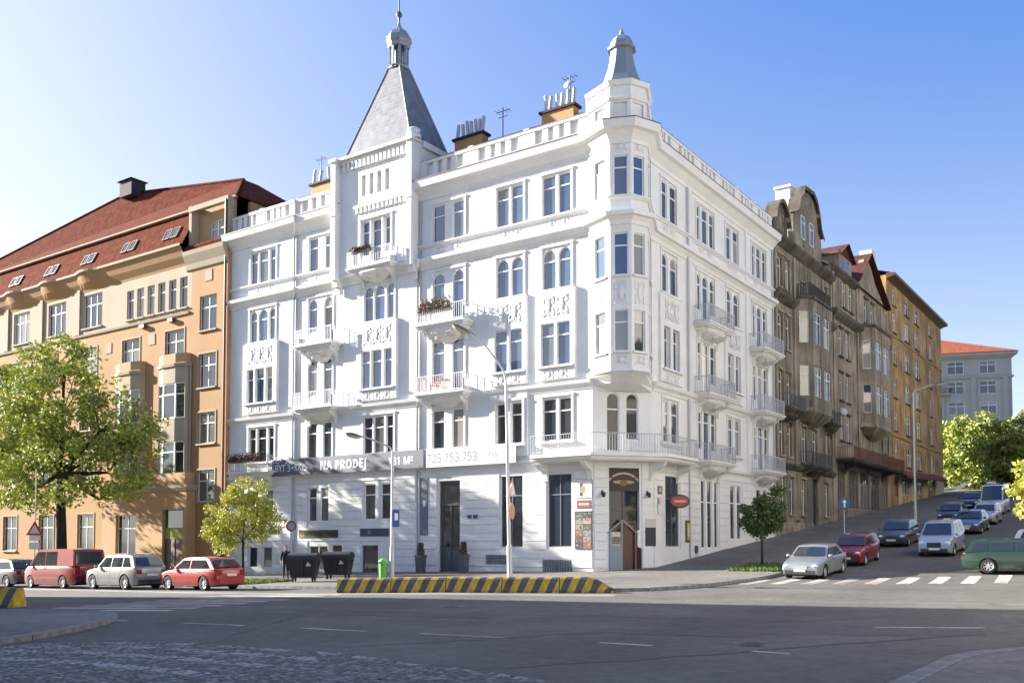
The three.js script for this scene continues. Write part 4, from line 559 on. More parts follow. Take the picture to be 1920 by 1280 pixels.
{ // pale block closing the view uphill
  const b = thing('far_apartment_block', 'distant pale grey apartment block with bright orange tiled roof', 'building', -17.2, 0, -127.4, 0.34);
  const T = frameT(0, 0, 0), hs = []; T.ry = 0;
  for (let r = 0; r < 6; r++) for (let c = 0; c < 7; c++) hs.push(H(-15 + c * 5.0, -12.4 + c * 5.0, 13.2 + r * 3.45, 15.4 + r * 3.45, { vm: 1, tr: 0.66 }));
  put(mesh('wall', wallGeo(-18, 20, 4, 33.9, -0.4, 0, hs), mat.far, b), T); for (const h of hs) win(b, T, h, { w: -0.15, fw: 0.09, curtain: 0.3 });
  mesh('side_wall', [bx(19.6, 20, 4, 33.9, -22, -0.41), bx(-18, -17.6, 4, 33.9, -22, -0.41), bx(-17.6, 19.6, 4, 33.9, -22, -21.6)], mat.far, b);
  for (let c = 0; c <= 7; c += 1) put(mesh('pilaster', bx(-16.4 + c * 5.0, -15.6 + c * 5.0, 4, 30, 0.01, 0.25), mat.far, b), T);
  mesh('cornice', sweep([[-18, 0], [20, 0], [20, -22]], [[0, 32.9], [0.3, 33.1], [0.8, 33.5], [0.9, 33.9], [0, 34.0]]), mat.far, b); mesh('floor_band', sweep([[-18, 0], [20, 0], [20, -22]], [[0, 29.6], [0.25, 29.7], [0.3, 30.0], [0, 30.1]]), mat.far, b);
  for (const u of [-6, 4]) { const s = put(mesh('balcony', [bx(u, u + 6.5, 26.9, 27.15, 0, 1.1)], mat.far, b), T); mesh('railing', railing(u, u + 6.5, 27.15, 28.1, 1.05, 0.3, 0.02), mat.iron, s); }
  const rf = mesh('roof', quads([[[-18.8, 34, 0.9], [20.9, 34, 0.9], [9, 38.6, -9], [-9, 38.6, -9]], [[20.9, 34, 0.9], [20.9, 34, -22.8], [9, 38.6, -12], [9, 38.6, -9]], [[-18.8, 34, -22.8], [-18.8, 34, 0.9], [-9, 38.6, -9], [-9, 38.6, -12]], [[9, 38.6, -9], [9, 38.6, -12], [-9, 38.6, -12], [-9, 38.6, -9]], [[20.9, 34, -22.8], [-18.8, 34, -22.8], [-9, 38.6, -12], [9, 38.6, -12]]]), mat.tileBright, b, 'bright orange red tiled hipped roof');
  for (const u of [-6, 0, 6]) { const d = mesh('roof_window', bx(-1, 1, 0, 0.16, -0.9, 0.9), panesDark[3], rf); d.position.set(u, 35.9, -3.2); d.rotation.x = 0.43; }
}
{ // block across the street, outside the frame: it throws the shade on the crossing
  const b = thing('opposite_block', 'plain tall apartment block standing across the street outside the view', 'building', -24.5, 0, 25.7, Math.atan2(0.302, 0.953));
  const hs = []; for (let c = 0; c < 15; c++) for (let r = 0; r < 5; r++) hs.push(H(-66 + c * 4.4, -64.2 + c * 4.4, 1.2 + r * 3.4, 3.3 + r * 3.4, { vm: 1 }));
  const g = mesh('wall', [bx(-68, 0, -2, 17.6, -0.3 + 0.3, 24)], mat.beige, b); g.position.y = 0;
  mesh('cornice', [bx(-68.4, 0.4, 17.6, 18.0, -0.4, 24.4)], mat.cream, b);
  for (const h of hs) { const w = mesh('window', bx(h.u0, h.u1, h.v0, h.v1, -0.04, 0.02), panesDark[1], b); }
}
{ // unseen terrace added outside the frame, sized to bounce sun on to shaded fronts
  const b = thing('bounce_terrace', 'unseen cream terrace added along the right of the street to bounce sunlight', 'building', 27, 0, -73, -Math.PI / 2);
  const cm = plaster([0.66, 0.63, 0.575]);
  for (const [a, c, h] of [[0, 64, 29], [64.02, 95, 22.5]]) { mesh('wall', bx(a, c, -2, h, -12, 0), cm, b); mesh('cornice', bx(a, c, h, h + 0.5, -12.3, 0.4), mat.cream, b); }
  for (let c = 0; c < 20; c++) for (let r = 0; r < 6; r++) mesh('window', bx(1.6 + c * 4.6, 2.9 + c * 4.6, 5.0 + r * 3.0 + (c < 13 ? 6 : 0), 6.8 + r * 3.0 + (c < 13 ? 6 : 0), 0, 0.04), panesDark[1], b);
}
// ---------------------------------------------------------------- trees
function leafGeo(n, place, size, tint) {
  const pos = new Float32Array(n * 18), nor = new Float32Array(n * 18), col = new Float32Array(n * 18), a = V3(), u = V3(), w = V3(), nn = V3();
  for (let i = 0; i < n; i++) {
    const [x, y, z] = place(i), s = size * rr(0.6, 1.3);
    nn.set(rr(-1, 1), rr(-0.2, 1.2), rr(-1, 1)).normalize(); u.set(rr(-1, 1), rr(-1, 0.4), rr(-1, 1)).cross(nn).normalize(); w.crossVectors(nn, u);
    const P = [[-0.5, 0], [0, 0.34], [0.5, 0.05], [0, -0.34]].map(([p, q], k) => [x + (u.x * p + w.x * q) * s, y + (u.y * p + w.y * q) * s - (k === 2 ? 0.12 * s : 0), z + (u.z * p + w.z * q) * s]);
    const c = tint(), f = [0, 2, 1, 0, 3, 2];
    for (let k = 0; k < 6; k++) { const o = i * 18 + k * 3; for (let m = 0; m < 3; m++) { pos[o + m] = P[f[k]][m]; col[o + m] = c[m]; } nor[o] = nn.x; nor[o + 1] = nn.y; nor[o + 2] = nn.z; }
  }
  const g = new THREE.BufferGeometry(); g.setAttribute('position', new THREE.BufferAttribute(pos, 3)); g.setAttribute('normal', new THREE.BufferAttribute(nor, 3)); g.setAttribute('color', new THREE.BufferAttribute(col, 3)); g.setAttribute('uv', new THREE.BufferAttribute(new Float32Array(n * 12), 2)); return g;
}
const leafMat = new THREE.MeshPhysicalMaterial({ color: 0xffffff, vertexColors: true, roughness: 0.7, side: THREE.DoubleSide, transmission: 0.32, thickness: 0 });
const bark = std([0.055, 0.045, 0.035], { map: grimeMap, roughness: 1 });
function tree(name, label, x, z, o) { // o: trunkR, trunkH, blobs [[dx,y,dz,rx,ry,rz]], leaves, size, palette
  const t = thing(name, label, o.category ?? 'tree', x, gh(x, z) + (o.dy ?? 0), z, 0, o.group), br = [];
  const top = [o.lean?.[0] ?? 0, o.trunkH, o.lean?.[1] ?? 0];
  const tr = [rod([0, -0.3, 0], [top[0] * 0.5, o.trunkH * 0.5, top[2] * 0.5], o.trunkR * 1.15, o.trunkR * 0.9, 9), rod([top[0] * 0.5, o.trunkH * 0.48, top[2] * 0.5], top, o.trunkR * 0.92, o.trunkR * 0.7, 9)];
  mesh('trunk', tr, bark, t);
  const clumps = [];
  const vol = o.blobs.map((b) => b[3] * b[4] * b[5]), tot = vol.reduce((a, c) => a + c, 0);
  o.blobs.forEach((b, bi) => {
    const n = Math.max(4, Math.round(o.clumps * vol[bi] / tot));
    const mid = [b[0] * 0.75, b[1] - b[4] * 0.25, b[2] * 0.75]; br.push(rod(top, mid, o.trunkR * 0.5, o.trunkR * 0.24, 6));
    for (let i = 0; i < n; i++) { let d; do { d = [rr(-1, 1), rr(-1, 1), rr(-1, 1)]; } while (Math.hypot(...d) > 1 || Math.hypot(...d) < 0.35); const k = Math.hypot(...d) ** -0.35, c = [b[0] + d[0] * k * b[3] * 0.9, b[1] + d[1] * k * b[4] * 0.9, b[2] + d[2] * k * b[5] * 0.9]; if (o.clip && z + c[2] < o.clip) continue; clumps.push([...c, rr(0.55, 1.25) * (o.clumpR ?? 0.8)]); if (i % 3 === 0) br.push(rod(mid, c, o.trunkR * 0.16, 0.02, 4)); }
  });
  mesh('branches', br, bark, t);
  const per = Math.floor(o.leaves / clumps.length), n = per * clumps.length;
  const g = leafGeo(n, (i) => { const c = clumps[Math.floor(i / per)], r = c[3] * Math.cbrt(rnd()), a = rr(0, 6.283), e = Math.acos(rr(-1, 1)); return [c[0] + r * Math.sin(e) * Math.cos(a), c[1] + r * 0.75 * Math.cos(e), c[2] + r * Math.sin(e) * Math.sin(a)]; }, o.size, () => { const k = rnd(), p = o.palette, i = Math.floor(k * p.length), s = rr(0.8, 1.2); return p[i].map((v) => v * s); });
  const m = new THREE.Mesh(g, leafMat); m.name = 'crown'; m.castShadow = m.receiveShadow = true; t.add(m); return t;
}
const greens = { spring: [[0.34, 0.38, 0.05], [0.26, 0.32, 0.045], [0.44, 0.45, 0.06], [0.17, 0.23, 0.04]], lime: [[0.46, 0.45, 0.06], [0.36, 0.40, 0.05], [0.50, 0.46, 0.09]], deep: [[0.05, 0.09, 0.02], [0.07, 0.12, 0.025], [0.10, 0.14, 0.03]], mid: [[0.17, 0.24, 0.04], [0.25, 0.31, 0.045], [0.12, 0.18, 0.035], [0.32, 0.36, 0.05]] };
tree('street_tree', 'big bright green tree with dark trunk in front of the orange house', -38.9, 8.1, { trunkR: 0.36, trunkH: 7, lean: [0.3, 0.4], clumps: 150, clumpR: 1.15, leaves: 19000, size: 0.28, palette: greens.spring, clip: 0.9,
  blobs: [[-0.5, 12.0, 0, 4.2, 3.6, 3.8], [3.6, 10.6, -1.2, 3.2, 3.0, 2.8], [-4.0, 10.8, 0.8, 3.4, 3.8, 3.0], [1.0, 8.6, 1.0, 3.6, 2.8, 3.0], [4.4, 7.6, -1.6, 2.6, 2.0, 2.2], [-3.2, 6.6, 1.2, 3.2, 2.4, 2.6], [0.2, 14.6, 0.3, 2.6, 2.0, 2.4], [1.4, 5.2, 0.6, 2.4, 1.4, 2.0], [5.4, 9.6, -2.4, 1.8, 1.4, 1.8], [3.4, 5.6, -1.4, 1.8, 1.2, 1.6]] });
tree('street_tree', 'green tree cut by the left picture edge in front of the orange house', -52.0, 6.2, { trunkR: 0.32, trunkH: 6, clumps: 70, clumpR: 1.25, leaves: 12000, size: 0.28, palette: greens.spring, clip: 0.9,
  blobs: [[0, 13, 0, 4, 4.6, 3.6], [2.6, 10.2, 1, 3.2, 3.4, 3], [-3, 9.5, 0.6, 3.5, 4, 3.2], [0.5, 7, 1, 3.6, 2.6, 3]] });
tree('young_street_tree', 'small lime yellow tree behind the red hatchback', -20.6, 7.8, { trunkR: 0.09, trunkH: 2.2, clumps: 60, clumpR: 0.62, leaves: 7500, size: 0.17, palette: greens.lime,
  blobs: [[0, 3.9, 0, 1.7, 1.6, 1.6], [1.1, 3.3, -0.2, 1.2, 1.2, 1.2], [-1.2, 3.2, 0.2, 1.3, 1.2, 1.3], [0.2, 5.1, 0, 1.0, 1.0, 1.0], [-0.3, 2.3, 0.2, 1.4, 0.7, 1.2]] });
tree('round_street_tree', 'small dark round-headed tree on the pavement beside the silver sedan', 5.6, -3.6, { trunkR: 0.07, trunkH: 1.9, dy: 0.12, clumps: 55, clumpR: 0.45, leaves: 9000, size: 0.16, palette: greens.deep,
  blobs: [[0, 2.55, 0, 0.85, 0.85, 0.85], [0.5, 2.8, -0.2, 0.75, 0.85, 0.75], [-0.4, 2.6, 0.2, 0.65, 0.75, 0.7], [0.6, 3.5, -0.4, 0.5, 0.5, 0.5], [0.2, 2.0, 0.1, 0.7, 0.5, 0.7]] });
{
  const far = [['wide green tree nearest the brown house at the top of the street', -3.5, -97, 9.5, 4.6, greens.mid], ['tall green tree in the middle of the trees uphill', 1.8, -93, 10.5, 5.0, greens.spring], ['green tree below the right half of the distant block', 6.2, -89, 9.5, 4.6, greens.mid], ['dark green tree by the right edge uphill', 10.2, -74, 7.5, 3.8, greens.mid], ['pale green tree standing behind the others uphill', 8.5, -104, 11, 5, greens.spring], ['small dark tree between the van and the brown house', -0.5, -108, 10, 4.5, greens.mid]];
  for (const [label, x, z, h, r, p] of far) tree('park_tree', label, x, z, { trunkR: 0.22, trunkH: h * 0.35, clumps: 60, clumpR: 1.2, leaves: 6500, size: 0.5, palette: p, group: 'trees at the top of the street', blobs: [[0, h * 0.62, 0, r, h * 0.36, r], [r * 0.5, h * 0.5, 0, r * 0.7, h * 0.3, r * 0.7], [-r * 0.5, h * 0.52, 0.5, r * 0.7, h * 0.3, r * 0.7], [0, h * 0.3, r * 0.3, r * 1.0, h * 0.24, r * 0.8], [r * 0.2, h * 0.14, r * 0.5, r * 0.8, h * 0.12, r * 0.5]] });
}
tree('lime_tree', 'bright lime green leaves entering at the right picture edge', 19.15, 4.0, { trunkR: 0.1, trunkH: 2.2, clumps: 34, clumpR: 0.5, leaves: 3600, size: 0.2, palette: greens.lime, blobs: [[0, 3.6, 0, 1.2, 1.3, 1.2], [0, 4.6, -0.2, 1, 0.9, 1], [-0.3, 2.9, 0, 1, 0.7, 1]] });

// ---------------------------------------------------------------- road markings, islands, cobbles, grass
const strip = (x0, z0, x1, z1, w, dy) => { const dx = x1 - x0, dz = z1 - z0, L = Math.hypot(dx, dz), nx = -dz / L * w / 2, nz = dx / L * w / 2; return drape(Math.max(1, Math.ceil(L)), 1, (s, t) => [lerp(x0, x1, s) + lerp(-nx, nx, t), lerp(z0, z1, s) + lerp(-nz, nz, t)], dy); };
const marking = (name, g, m) => struct(name, g, m, true);
for (const [a, b] of [[[2.7, 28.5], [4.5, 28.1]], [[6.1, 27.8], [7.9, 27.5]], [[9.2, 27.2], [11.2, 26.9]], [[13.3, 26.6], [14.4, 26.5]], [[16.3, 26.3], [17.0, 26.3]], [[17, 20.5], [19.1, 19.3]], [[-0.4, 29.2], [1.0, 28.9]]]) marking('lane_dash', strip(...a, ...b, 0.15, 0.007), mat.paint);
for (let i = 0; i < 9; i++) { const z = 27.9 - i * 1.05, x = -5.9 - i * 0.2; marking('crossing_stripe', strip(x, z, x + 4.6, z - 1.9, 0.5, 0.004), mat.paint); }
for (let i = 0; i < 9; i++) { const x = 8.0 + i * 1.12, z = 5.2 - i * 0.58; marking('crossing_stripe', strip(x, z, x - 0.25, z - 3.6, 0.52, 0.007), mat.paint); }
marking('lane_line', strip(-6, 19.6, 2.5, 16.6, 0.15, 0.007), mat.paintWorn); marking('lane_line', strip(9.5, 14.2, 24, 9.2, 0.15, 0.007), mat.paintWorn);
struct('asphalt_patch', drape(10, 6, (s, t) => [lerp(11.5, 17.8, s) + t * 1.6, lerp(17.2, 13.6, s) + t * 7.5], 0.004), mat.patch, true);
{ const far = [[-95, 17.9], [-12, 17.9], [-4.6, 17.2], [6.2, 12.8]], near = [[-95, 18.9], [-12, 18.9], [-4.4, 18.2], [6.5, 13.7]]; const f = poly(far), n = poly(near); struct('gutter_strip', drape(60, 1, (s, t) => { const a = f(s), b = n(s); return [lerp(a[0], b[0], t), lerp(a[1], b[1], t)]; }, 0.004), mat.concrete, true); }
{ // tar seams and a manhole cover
  const tar = std([0.05, 0.05, 0.052], { roughness: 0.6 });
  const wob = (a, b, n = 14, k = 0.12) => { const o = []; for (let i = 0; i <= n; i++) o.push([lerp(a[0], b[0], i / n) + rr(-k, k), lerp(a[1], b[1], i / n) + rr(-k, k)]); return o; };
  const seam = (pts, w) => { const f = poly(pts), n = pts.length * 3; return drape(n, 1, (s, t) => { const a = f(s), b = f(Math.min(1, s + 0.01)), c = f(Math.max(0, s - 0.01)), dx = b[0] - c[0], dz = b[1] - c[1], l = Math.hypot(dx, dz) || 1; return [a[0] - dz / l * w * (t - 0.5), a[1] + dx / l * w * (t - 0.5)]; }, 0.0075); };
  for (const [a, b, w] of [[[-3, 25.5], [15, 19.8], 0.07], [[9.5, 30.2], [17.5, 15.2], 0.06], [[2, 23], [6.5, 30.5], 0.05], [[14, 30.5], [19.2, 21], 0.06], [[-12, 22.5], [1, 18.2], 0.06]]) struct('tar_seam', seam(wob(a, b), w), tar, true);
  for (const [x0, z0, x1, z1, w] of [[3.5, 24.2, 8.2, 22.8, 1.1], [12.6, 24.4, 15.4, 23.6, 0.9], [-7, 20.9, -2.6, 19.6, 0.8]]) struct('asphalt_patch', strip(x0, z0, x1, z1, w, 0.0055), mat.patch, true);
  for (const [label, x, z] of [['round iron manhole cover in the road at the lower right', 15.9, 25.2], ['round iron manhole cover in the road below the barrier', 4.8, 20.6]]) { const t = thing('manhole_cover', label, 'manhole cover', x, gh(x, z) + 0.004, z); mesh('frame', lathe([[0.30, 0], [0.30, 0.012], [0.37, 0.012], [0.37, -0.02]], 28), mat.iron, t); mesh('lid', [new THREE.CylinderGeometry(0.29, 0.29, 0.02, 28), ...[0, 1, 2, 3, 4].flatMap((i) => [bx(-0.2, 0.2, 0.01, 0.016, -0.2 + i * 0.1 - 0.015, -0.2 + i * 0.1 + 0.015)])], mat.iron, t); }
}
{ // traffic island at the left edge
  const pts = [[-14, 33.5], [-4.8, 29.1], [-4.0, 28.3], [-2.0, 27.9], [0.0, 28.6], [1.4, 29.8], [2.6, 31.3], [3.5, 32.7], [4.2, 34.6], [4.4, 40]], c = [-6, 38], f = poly(pts);
  const isl = struct('traffic_island', drape(48, 6, (s, t) => { const p = f(s); return [lerp(c[0], p[0], t), lerp(c[1], p[1], t)]; }, 0.11), mat.paving, true); kerbs(isl, pts, 5, plen(pts) - 4, 0.118, 0.24);
}
{ // pavement corner at the bottom right
  const pts = [[19.2, 33], [19.55, 30], [19.6, 27.6], [19.65, 25.8], [20.0, 24.6], [20.9, 23.5], [23, 22.6], [30, 21.2]], c = [28, 32], f = poly(pts);
  const isl = struct('pavement', drape(40, 6, (s, t) => { const p = f(s); return [lerp(c[0], p[0], t), lerp(c[1], p[1], t)]; }, 0.10), mat.paving, true); kerbs(isl, pts, 0, plen(pts) - 1, 0.11, 0.3);
}
{ // cobbled carriageway in the foreground
  const edge = [[4.4, 33.8], [5.2, 32.4], [6.4, 31.5], [8.2, 31.1], [10.3, 30.8], [12.3, 31.1], [14.2, 31.2], [16.5, 31.8], [18.4, 33.4]], f = poly(edge);
  const bed = struct('cobbled_road', drape(40, 4, (s, t) => { const p = f(s); return [lerp(p[0], lerp(5.4, 21, s), t), lerp(p[1], 41.5, t)]; }, 0.006), mat.patch, true);
  const cob = []; for (let r = 0; r < 9; r++) { const g = new THREE.BoxGeometry(0.105, 0.05, 0.105, 2, 1, 2), p = g.attributes.position; for (let i = 0; i < p.count; i++) { const x = p.getX(i), z = p.getZ(i), e = Math.max(Math.abs(x), Math.abs(z)); if (p.getY(i) > 0) p.setY(i, e > 0.04 ? 0.012 + rr(-0.003, 0.003) : 0.025); p.setX(i, x * rr(0.93, 1.04)); p.setZ(i, z * rr(0.93, 1.04)); } g.computeVertexNormals(); cob.push(uvm(g)); }
  const cm = [[0.22, 0.21, 0.195], [0.27, 0.258, 0.238], [0.34, 0.325, 0.30], [0.19, 0.18, 0.168], [0.46, 0.44, 0.41], [0.28, 0.25, 0.22]].map((c) => std(c, { map: stoneMap, roughness: 0.85 }));
  const spots = []; const eu = (x, z) => { let best = 1e9; for (let i = 0; i <= 60; i++) { const p = f(i / 60); if (Math.abs(p[0] - x) < 0.3) best = Math.min(best, p[1]); } return best; };
  for (let i = 0; i < 135; i++) for (let j = 0; j < 66; j++) { const x = 4.0 + i * 0.115 + rr(-0.008, 0.008), arc = 0.22 * Math.cos((x - 4) * 4.2), z = 30.7 + j * 0.118 + arc + rr(-0.008, 0.008); if (z < eu(x, z) + 0.05 || z > 38.2) continue; const vx = x - 22.53, vz = z - 42.81, d = -0.5729 * vx - 0.8196 * vz, l = 0.8196 * vx - 0.5729 * vz; if (d < 8.5 || Math.abs(l / d) > 0.62) continue; spots.push([x, z, d]); }
  spots.sort((a, b) => a[2] - b[2]);
  const inView = spots.filter((s) => s[2] > 13.3), near = new Set(inView.slice(0, 300)), rest = spots.filter((s) => !near.has(s));
  const white = (x, z) => { const d = z - eu(x, z), k = Math.sin(x * 91.7 + z * 53.1) * 0.5 + 0.5; return (d < 0.26 && Math.floor(x / 0.55) % 2 === 0 && k > 0.25) || (x < 9 + 2 * k && ((d > 0.75 && d < 1.05) || (d > 1.75 && d < 2.1) || (d > 2.9 && d < 3.25)) && k > 0.3); };
  const wm = std([0.60, 0.58, 0.54], { map: stoneMap, roughness: 0.85 });
  for (const [x, z] of near) { const c = mesh('cobblestone', cob[Math.floor(rnd() * 9)], white(x, z) ? wm : cm[Math.floor(rnd() * 6)], bed, null, true); c.position.set(x, gh(x, z) + 0.006 + rr(-0.004, 0.006), z); c.rotation.set(rr(-0.04, 0.04), rr(-0.12, 0.12), rr(-0.04, 0.04)); }
  const inst = new THREE.InstancedMesh(cob[0], std([1, 1, 1], { map: stoneMap, roughness: 0.85 }), rest.length), m4 = new THREE.Matrix4(), q = new THREE.Quaternion(), e = new THREE.Euler();
  rest.forEach(([x, z], i) => { q.setFromEuler(e.set(rr(-0.04, 0.04), rr(-0.12, 0.12), rr(-0.04, 0.04))); m4.compose(V3(x, gh(x, z) + 0.006 + rr(-0.004, 0.006), z), q, V3(1, 1, 1)); inst.setMatrixAt(i, m4); inst.setColorAt(i, white(x, z) ? wm.color : cm[Math.floor(rnd() * 6)].color); });
  inst.name = 'cobblestones'; inst.userData.kind = 'stuff'; inst.castShadow = inst.receiveShadow = true; bed.add(inst);
}
{ // grass verge by the parked cars
  const base = struct('verge', drape(30, 6, (s, t) => [lerp(-36, -13.2, s), lerp(10.6, 13.9, t)], 0.13), std([0.10, 0.13, 0.03]), true);
  const g = quads([[[-0.02, 0, 0], [0.02, 0, 0], [0.0, 0.16, 0.03]]]); uvm(g);
  const n = 16000, inst = new THREE.InstancedMesh(g, std([1, 1, 1], { side: THREE.DoubleSide }), n), m4 = new THREE.Matrix4(), q = new THREE.Quaternion(), e = new THREE.Euler(), c = new THREE.Color();
  for (let i = 0; i < n; i++) { const x = rr(-30, -13.2), z = rr(10.6, 13.9); q.setFromEuler(e.set(rr(-0.5, 0.5), rr(0, 6.28), rr(-0.5, 0.5))); m4.compose(V3(x, gh(x, z) + 0.125, z), q, V3(1.6, rr(0.5, 1.3), 1)); inst.setMatrixAt(i, m4); const k = rr(0.7, 1.3); inst.setColorAt(i, c.setRGB(0.16 * k, 0.22 * k, 0.035 * k)); }
  inst.name = 'grass'; inst.userData = { kind: 'stuff', label: 'short green grass on the verge behind the cars', category: 'grass' }; inst.castShadow = inst.receiveShadow = true; scene.add(inst);
  const w = 2600, it = new THREE.InstancedMesh(g, std([1, 1, 1], { side: THREE.DoubleSide }), w); for (let i = 0; i < w; i++) { const x = 5.9 + rr(-1.3, 1.5), z = -2.9 + rr(-1.6, 1.6); q.setFromEuler(e.set(rr(-0.5, 0.5), rr(0, 6.28), rr(-0.5, 0.5))); m4.compose(V3(x, gh(x, z) + 0.11, z), q, V3(1.6, rr(0.6, 1.6), 1)); it.setMatrixAt(i, m4); const k = rr(0.7, 1.3); it.setColorAt(i, c.setRGB(0.10 * k, 0.14 * k, 0.03 * k)); }
  it.name = 'tree_pit_grass'; it.userData = { kind: 'stuff', label: 'patch of grass round the round-headed tree', category: 'grass' }; it.castShadow = it.receiveShadow = true; scene.add(it);
}
// ---------------------------------------------------------------- cars
const paintMat = (c) => new THREE.MeshPhysicalMaterial({ color: rgb(...c), roughness: 0.35, metalness: 0.25, clearcoat: 1, clearcoatRoughness: 0.06 });
const carGlass = glass([0.018, 0.022, 0.026], { ior: 1.8 }), tyreMat = std([0.02, 0.02, 0.02], { roughness: 0.9 }), rimMat = std([0.55, 0.56, 0.58], { roughness: 0.35, metalness: 0.6 }), headMat = glass([0.6, 0.62, 0.65], { roughness: 0.1 }), tailMat = glass([0.22, 0.008, 0.008], { roughness: 0.12, ior: 1.5 }), trimMat = std([0.03, 0.03, 0.032], { roughness: 0.6 }), plateMat = std([0.7, 0.7, 0.68]);
const wheelGeo = {};
function car(name, label, s, x, z, ry, color, o = {}) {
  const slope = Math.atan2(gh(x + Math.cos(ry), z - Math.sin(ry)) - gh(x - Math.cos(ry), z + Math.sin(ry)), 2);
  const t = thing(name, label, o.category ?? 'car', x, gh(x, z) + 0.004, z, 0); t.rotation.order = 'YXZ'; t.rotation.y = ry; t.rotation.z = slope;
  const { L, W, Ht, belt, hf, xa, xb, xc, xd, deck, xf, xr } = s, wr = s.wr ?? 0.315, body = paintMat(color), R = wr + 0.055, h2 = L / 2, b = 0.07;
  // lower body: a lofted shell, wheel arches cut into its lower edge
  const top = [[-h2, 0.56], [-h2 + 0.03, deck - 0.1], [-h2 + 0.12, deck - 0.02], [xd, belt], [xa, belt], [lerp(xa, h2, 0.35), lerp(belt, hf, 0.3)], [lerp(xa, h2, 0.7), lerp(belt, hf, 0.72)], [h2 - 0.14, hf - 0.02], [h2 - 0.04, hf - 0.1], [h2, hf - 0.2]];
  const yT = (u) => { let i = 1; while (i < top.length - 1 && top[i][0] < u) i++; return lerp(top[i - 1][1], top[i][1], clamp((u - top[i - 1][0]) / (top[i][0] - top[i - 1][0]))); };
  const yB = (u) => { for (const c of [xf, xr]) if (Math.abs(u - c) < R) return wr + Math.sqrt(R * R - (u - c) ** 2); return 0.2 + 0.06 * clamp((Math.abs(u) - h2 + 0.25) / 0.25); };
  const hwid = (u, y) => W / 2 * (1 - 0.17 * (Math.abs(u) / h2) ** 6) * (1 - 0.045 * clamp((0.5 - y) / 0.3) ** 2 - 0.055 * clamp((y - 0.6) / (belt - 0.6)) ** 1.6);
  const xs = new Set(); for (let i = 0; i <= 44; i++) xs.add(lerp(-h2, h2, i / 44)); for (const c of [xf, xr]) for (let i = 0; i <= 12; i++) xs.add(c - Math.cos(Math.PI * i / 12) * (R - 0.0005)); for (const c of [xf, xr]) { xs.add(c - R - 0.001); xs.add(c + R + 0.001); } for (const [u] of top) xs.add(u);
  const XS = [...xs].filter((u) => Math.abs(u) <= h2).sort((m, n) => m - n), sec = XS.map((u) => { const lo = yB(u), hi = yT(u), o = []; for (let j = 0; j <= 7; j++) { const y = lerp(lo, Math.max(lo + 0.02, hi - 0.05), j / 7); o.push([u, y, hwid(u, y)]); } const we = hwid(u, hi); o.push([u, hi - 0.012, we * 0.965], [u, hi, we * 0.9], [u, hi + 0.018, we * 0.55], [u, hi + 0.03, 0]); return [...o, ...o.slice(0, -1).reverse().map(([m, n, k]) => [m, n, -k])]; });
  const np = sec[0].length, vp = [], vi = []; for (const c of sec) for (const v of c) vp.push(...v);
  for (let i = 0; i < sec.length - 1; i++) for (let j = 0; j < np - 1; j++) { const m = i * np + j, n = m + np; vi.push(m, n, m + 1, m + 1, n, n + 1); }
  for (const [i, flip] of [[0, 0], [sec.length - 1, 1]]) { const base = vp.length / 3; for (const v of sec[i]) vp.push(...v); for (let j = 1; j < np - 1; j++) vi.push(...(flip ? [base, base + j + 1, base + j] : [base, base + j, base + j + 1])); }
  const g = new THREE.BufferGeometry(); g.setAttribute('position', new THREE.Float32BufferAttribute(vp, 3)); g.setIndex(vi); g.computeVertexNormals(); const bm = mesh('body', g, body, t);
  const seamAt = (u0, u1, y0, y1, sg) => { const p = [], n = 6, w = 0.011; for (let i = 0; i < n; i++) { const f = (k, s) => { const u = lerp(u0, u1, k), y = lerp(y0, y1, k), h = Math.abs(u1 - u0) > Math.abs(y1 - y0); return [u + (h ? 0 : s * w), y + (h ? s * w : 0), sg * (hwid(u, y) + 0.004)]; }; p.push([f(i / n, -1), f(i / n, 1), f((i + 1) / n, 1), f((i + 1) / n, -1)]); } return quads(p); };
  for (const sg of [-1, 1]) { mesh('door_seam', [seamAt(xa - 0.28, xa - 0.2, 0.3, belt - 0.04, sg), seamAt((s.pillars ?? [0])[0], (s.pillars ?? [0])[0], 0.28, belt - 0.04, sg), seamAt(Math.max(xr + R + 0.05, -1.05), (s.pillars ?? [0])[1] ?? Math.max(xr + R, -1.0), 0.45, belt - 0.04, sg)], trimMat, t); mesh('sill_strip', seamAt(xr + R + 0.03, xf - R - 0.03, 0.225, 0.225, sg), trimMat, t); mesh('side_moulding', seamAt(xr + R + 0.03, xf - R - 0.03, 0.52, 0.53, sg), s.roofRails || s.blind ? trimMat : body, t); }
  // cabin
  const wb = W / 2 - 0.075, wt = W / 2 * (s.tumble ?? 0.74), hw = (y) => lerp(wb, wt, clamp((y - belt) / (Ht - belt))), sil = [[xa, belt - 0.02], [lerp(xa, xb, 0.9), lerp(belt, Ht, 0.86)], [xb - 0.1, Ht - 0.03], [lerp(xb, xc, 0.4), Ht], [lerp(xb, xc, 0.75), Ht - 0.01], [xc + 0.08, Ht - 0.05], [lerp(xc, xd, 0.12), lerp(Ht, belt, 0.17)], [xd, belt - 0.02]], q = [];
  const tri = THREE.ShapeUtils.triangulateShape(sil.map(([u, v]) => new THREE.Vector2(u, v)), []), S = (i, sg) => [sil[i][0], sil[i][1], sg * hw(sil[i][1])];
  for (const [i, j, k] of tri) { q.push([S(i, 1), S(j, 1), S(k, 1)], [S(k, -1), S(j, -1), S(i, -1)]); }
  for (let i = 0; i < sil.length - 1; i++) { const cr = (k) => [sil[k][0] + 0, sil[k][1] + (k > 1 && k < 6 ? 0.035 : 0.015), 0]; q.push([S(i, 1), S(i + 1, 1), cr(i + 1), cr(i)], [cr(i), cr(i + 1), S(i + 1, -1), S(i, -1)]); }
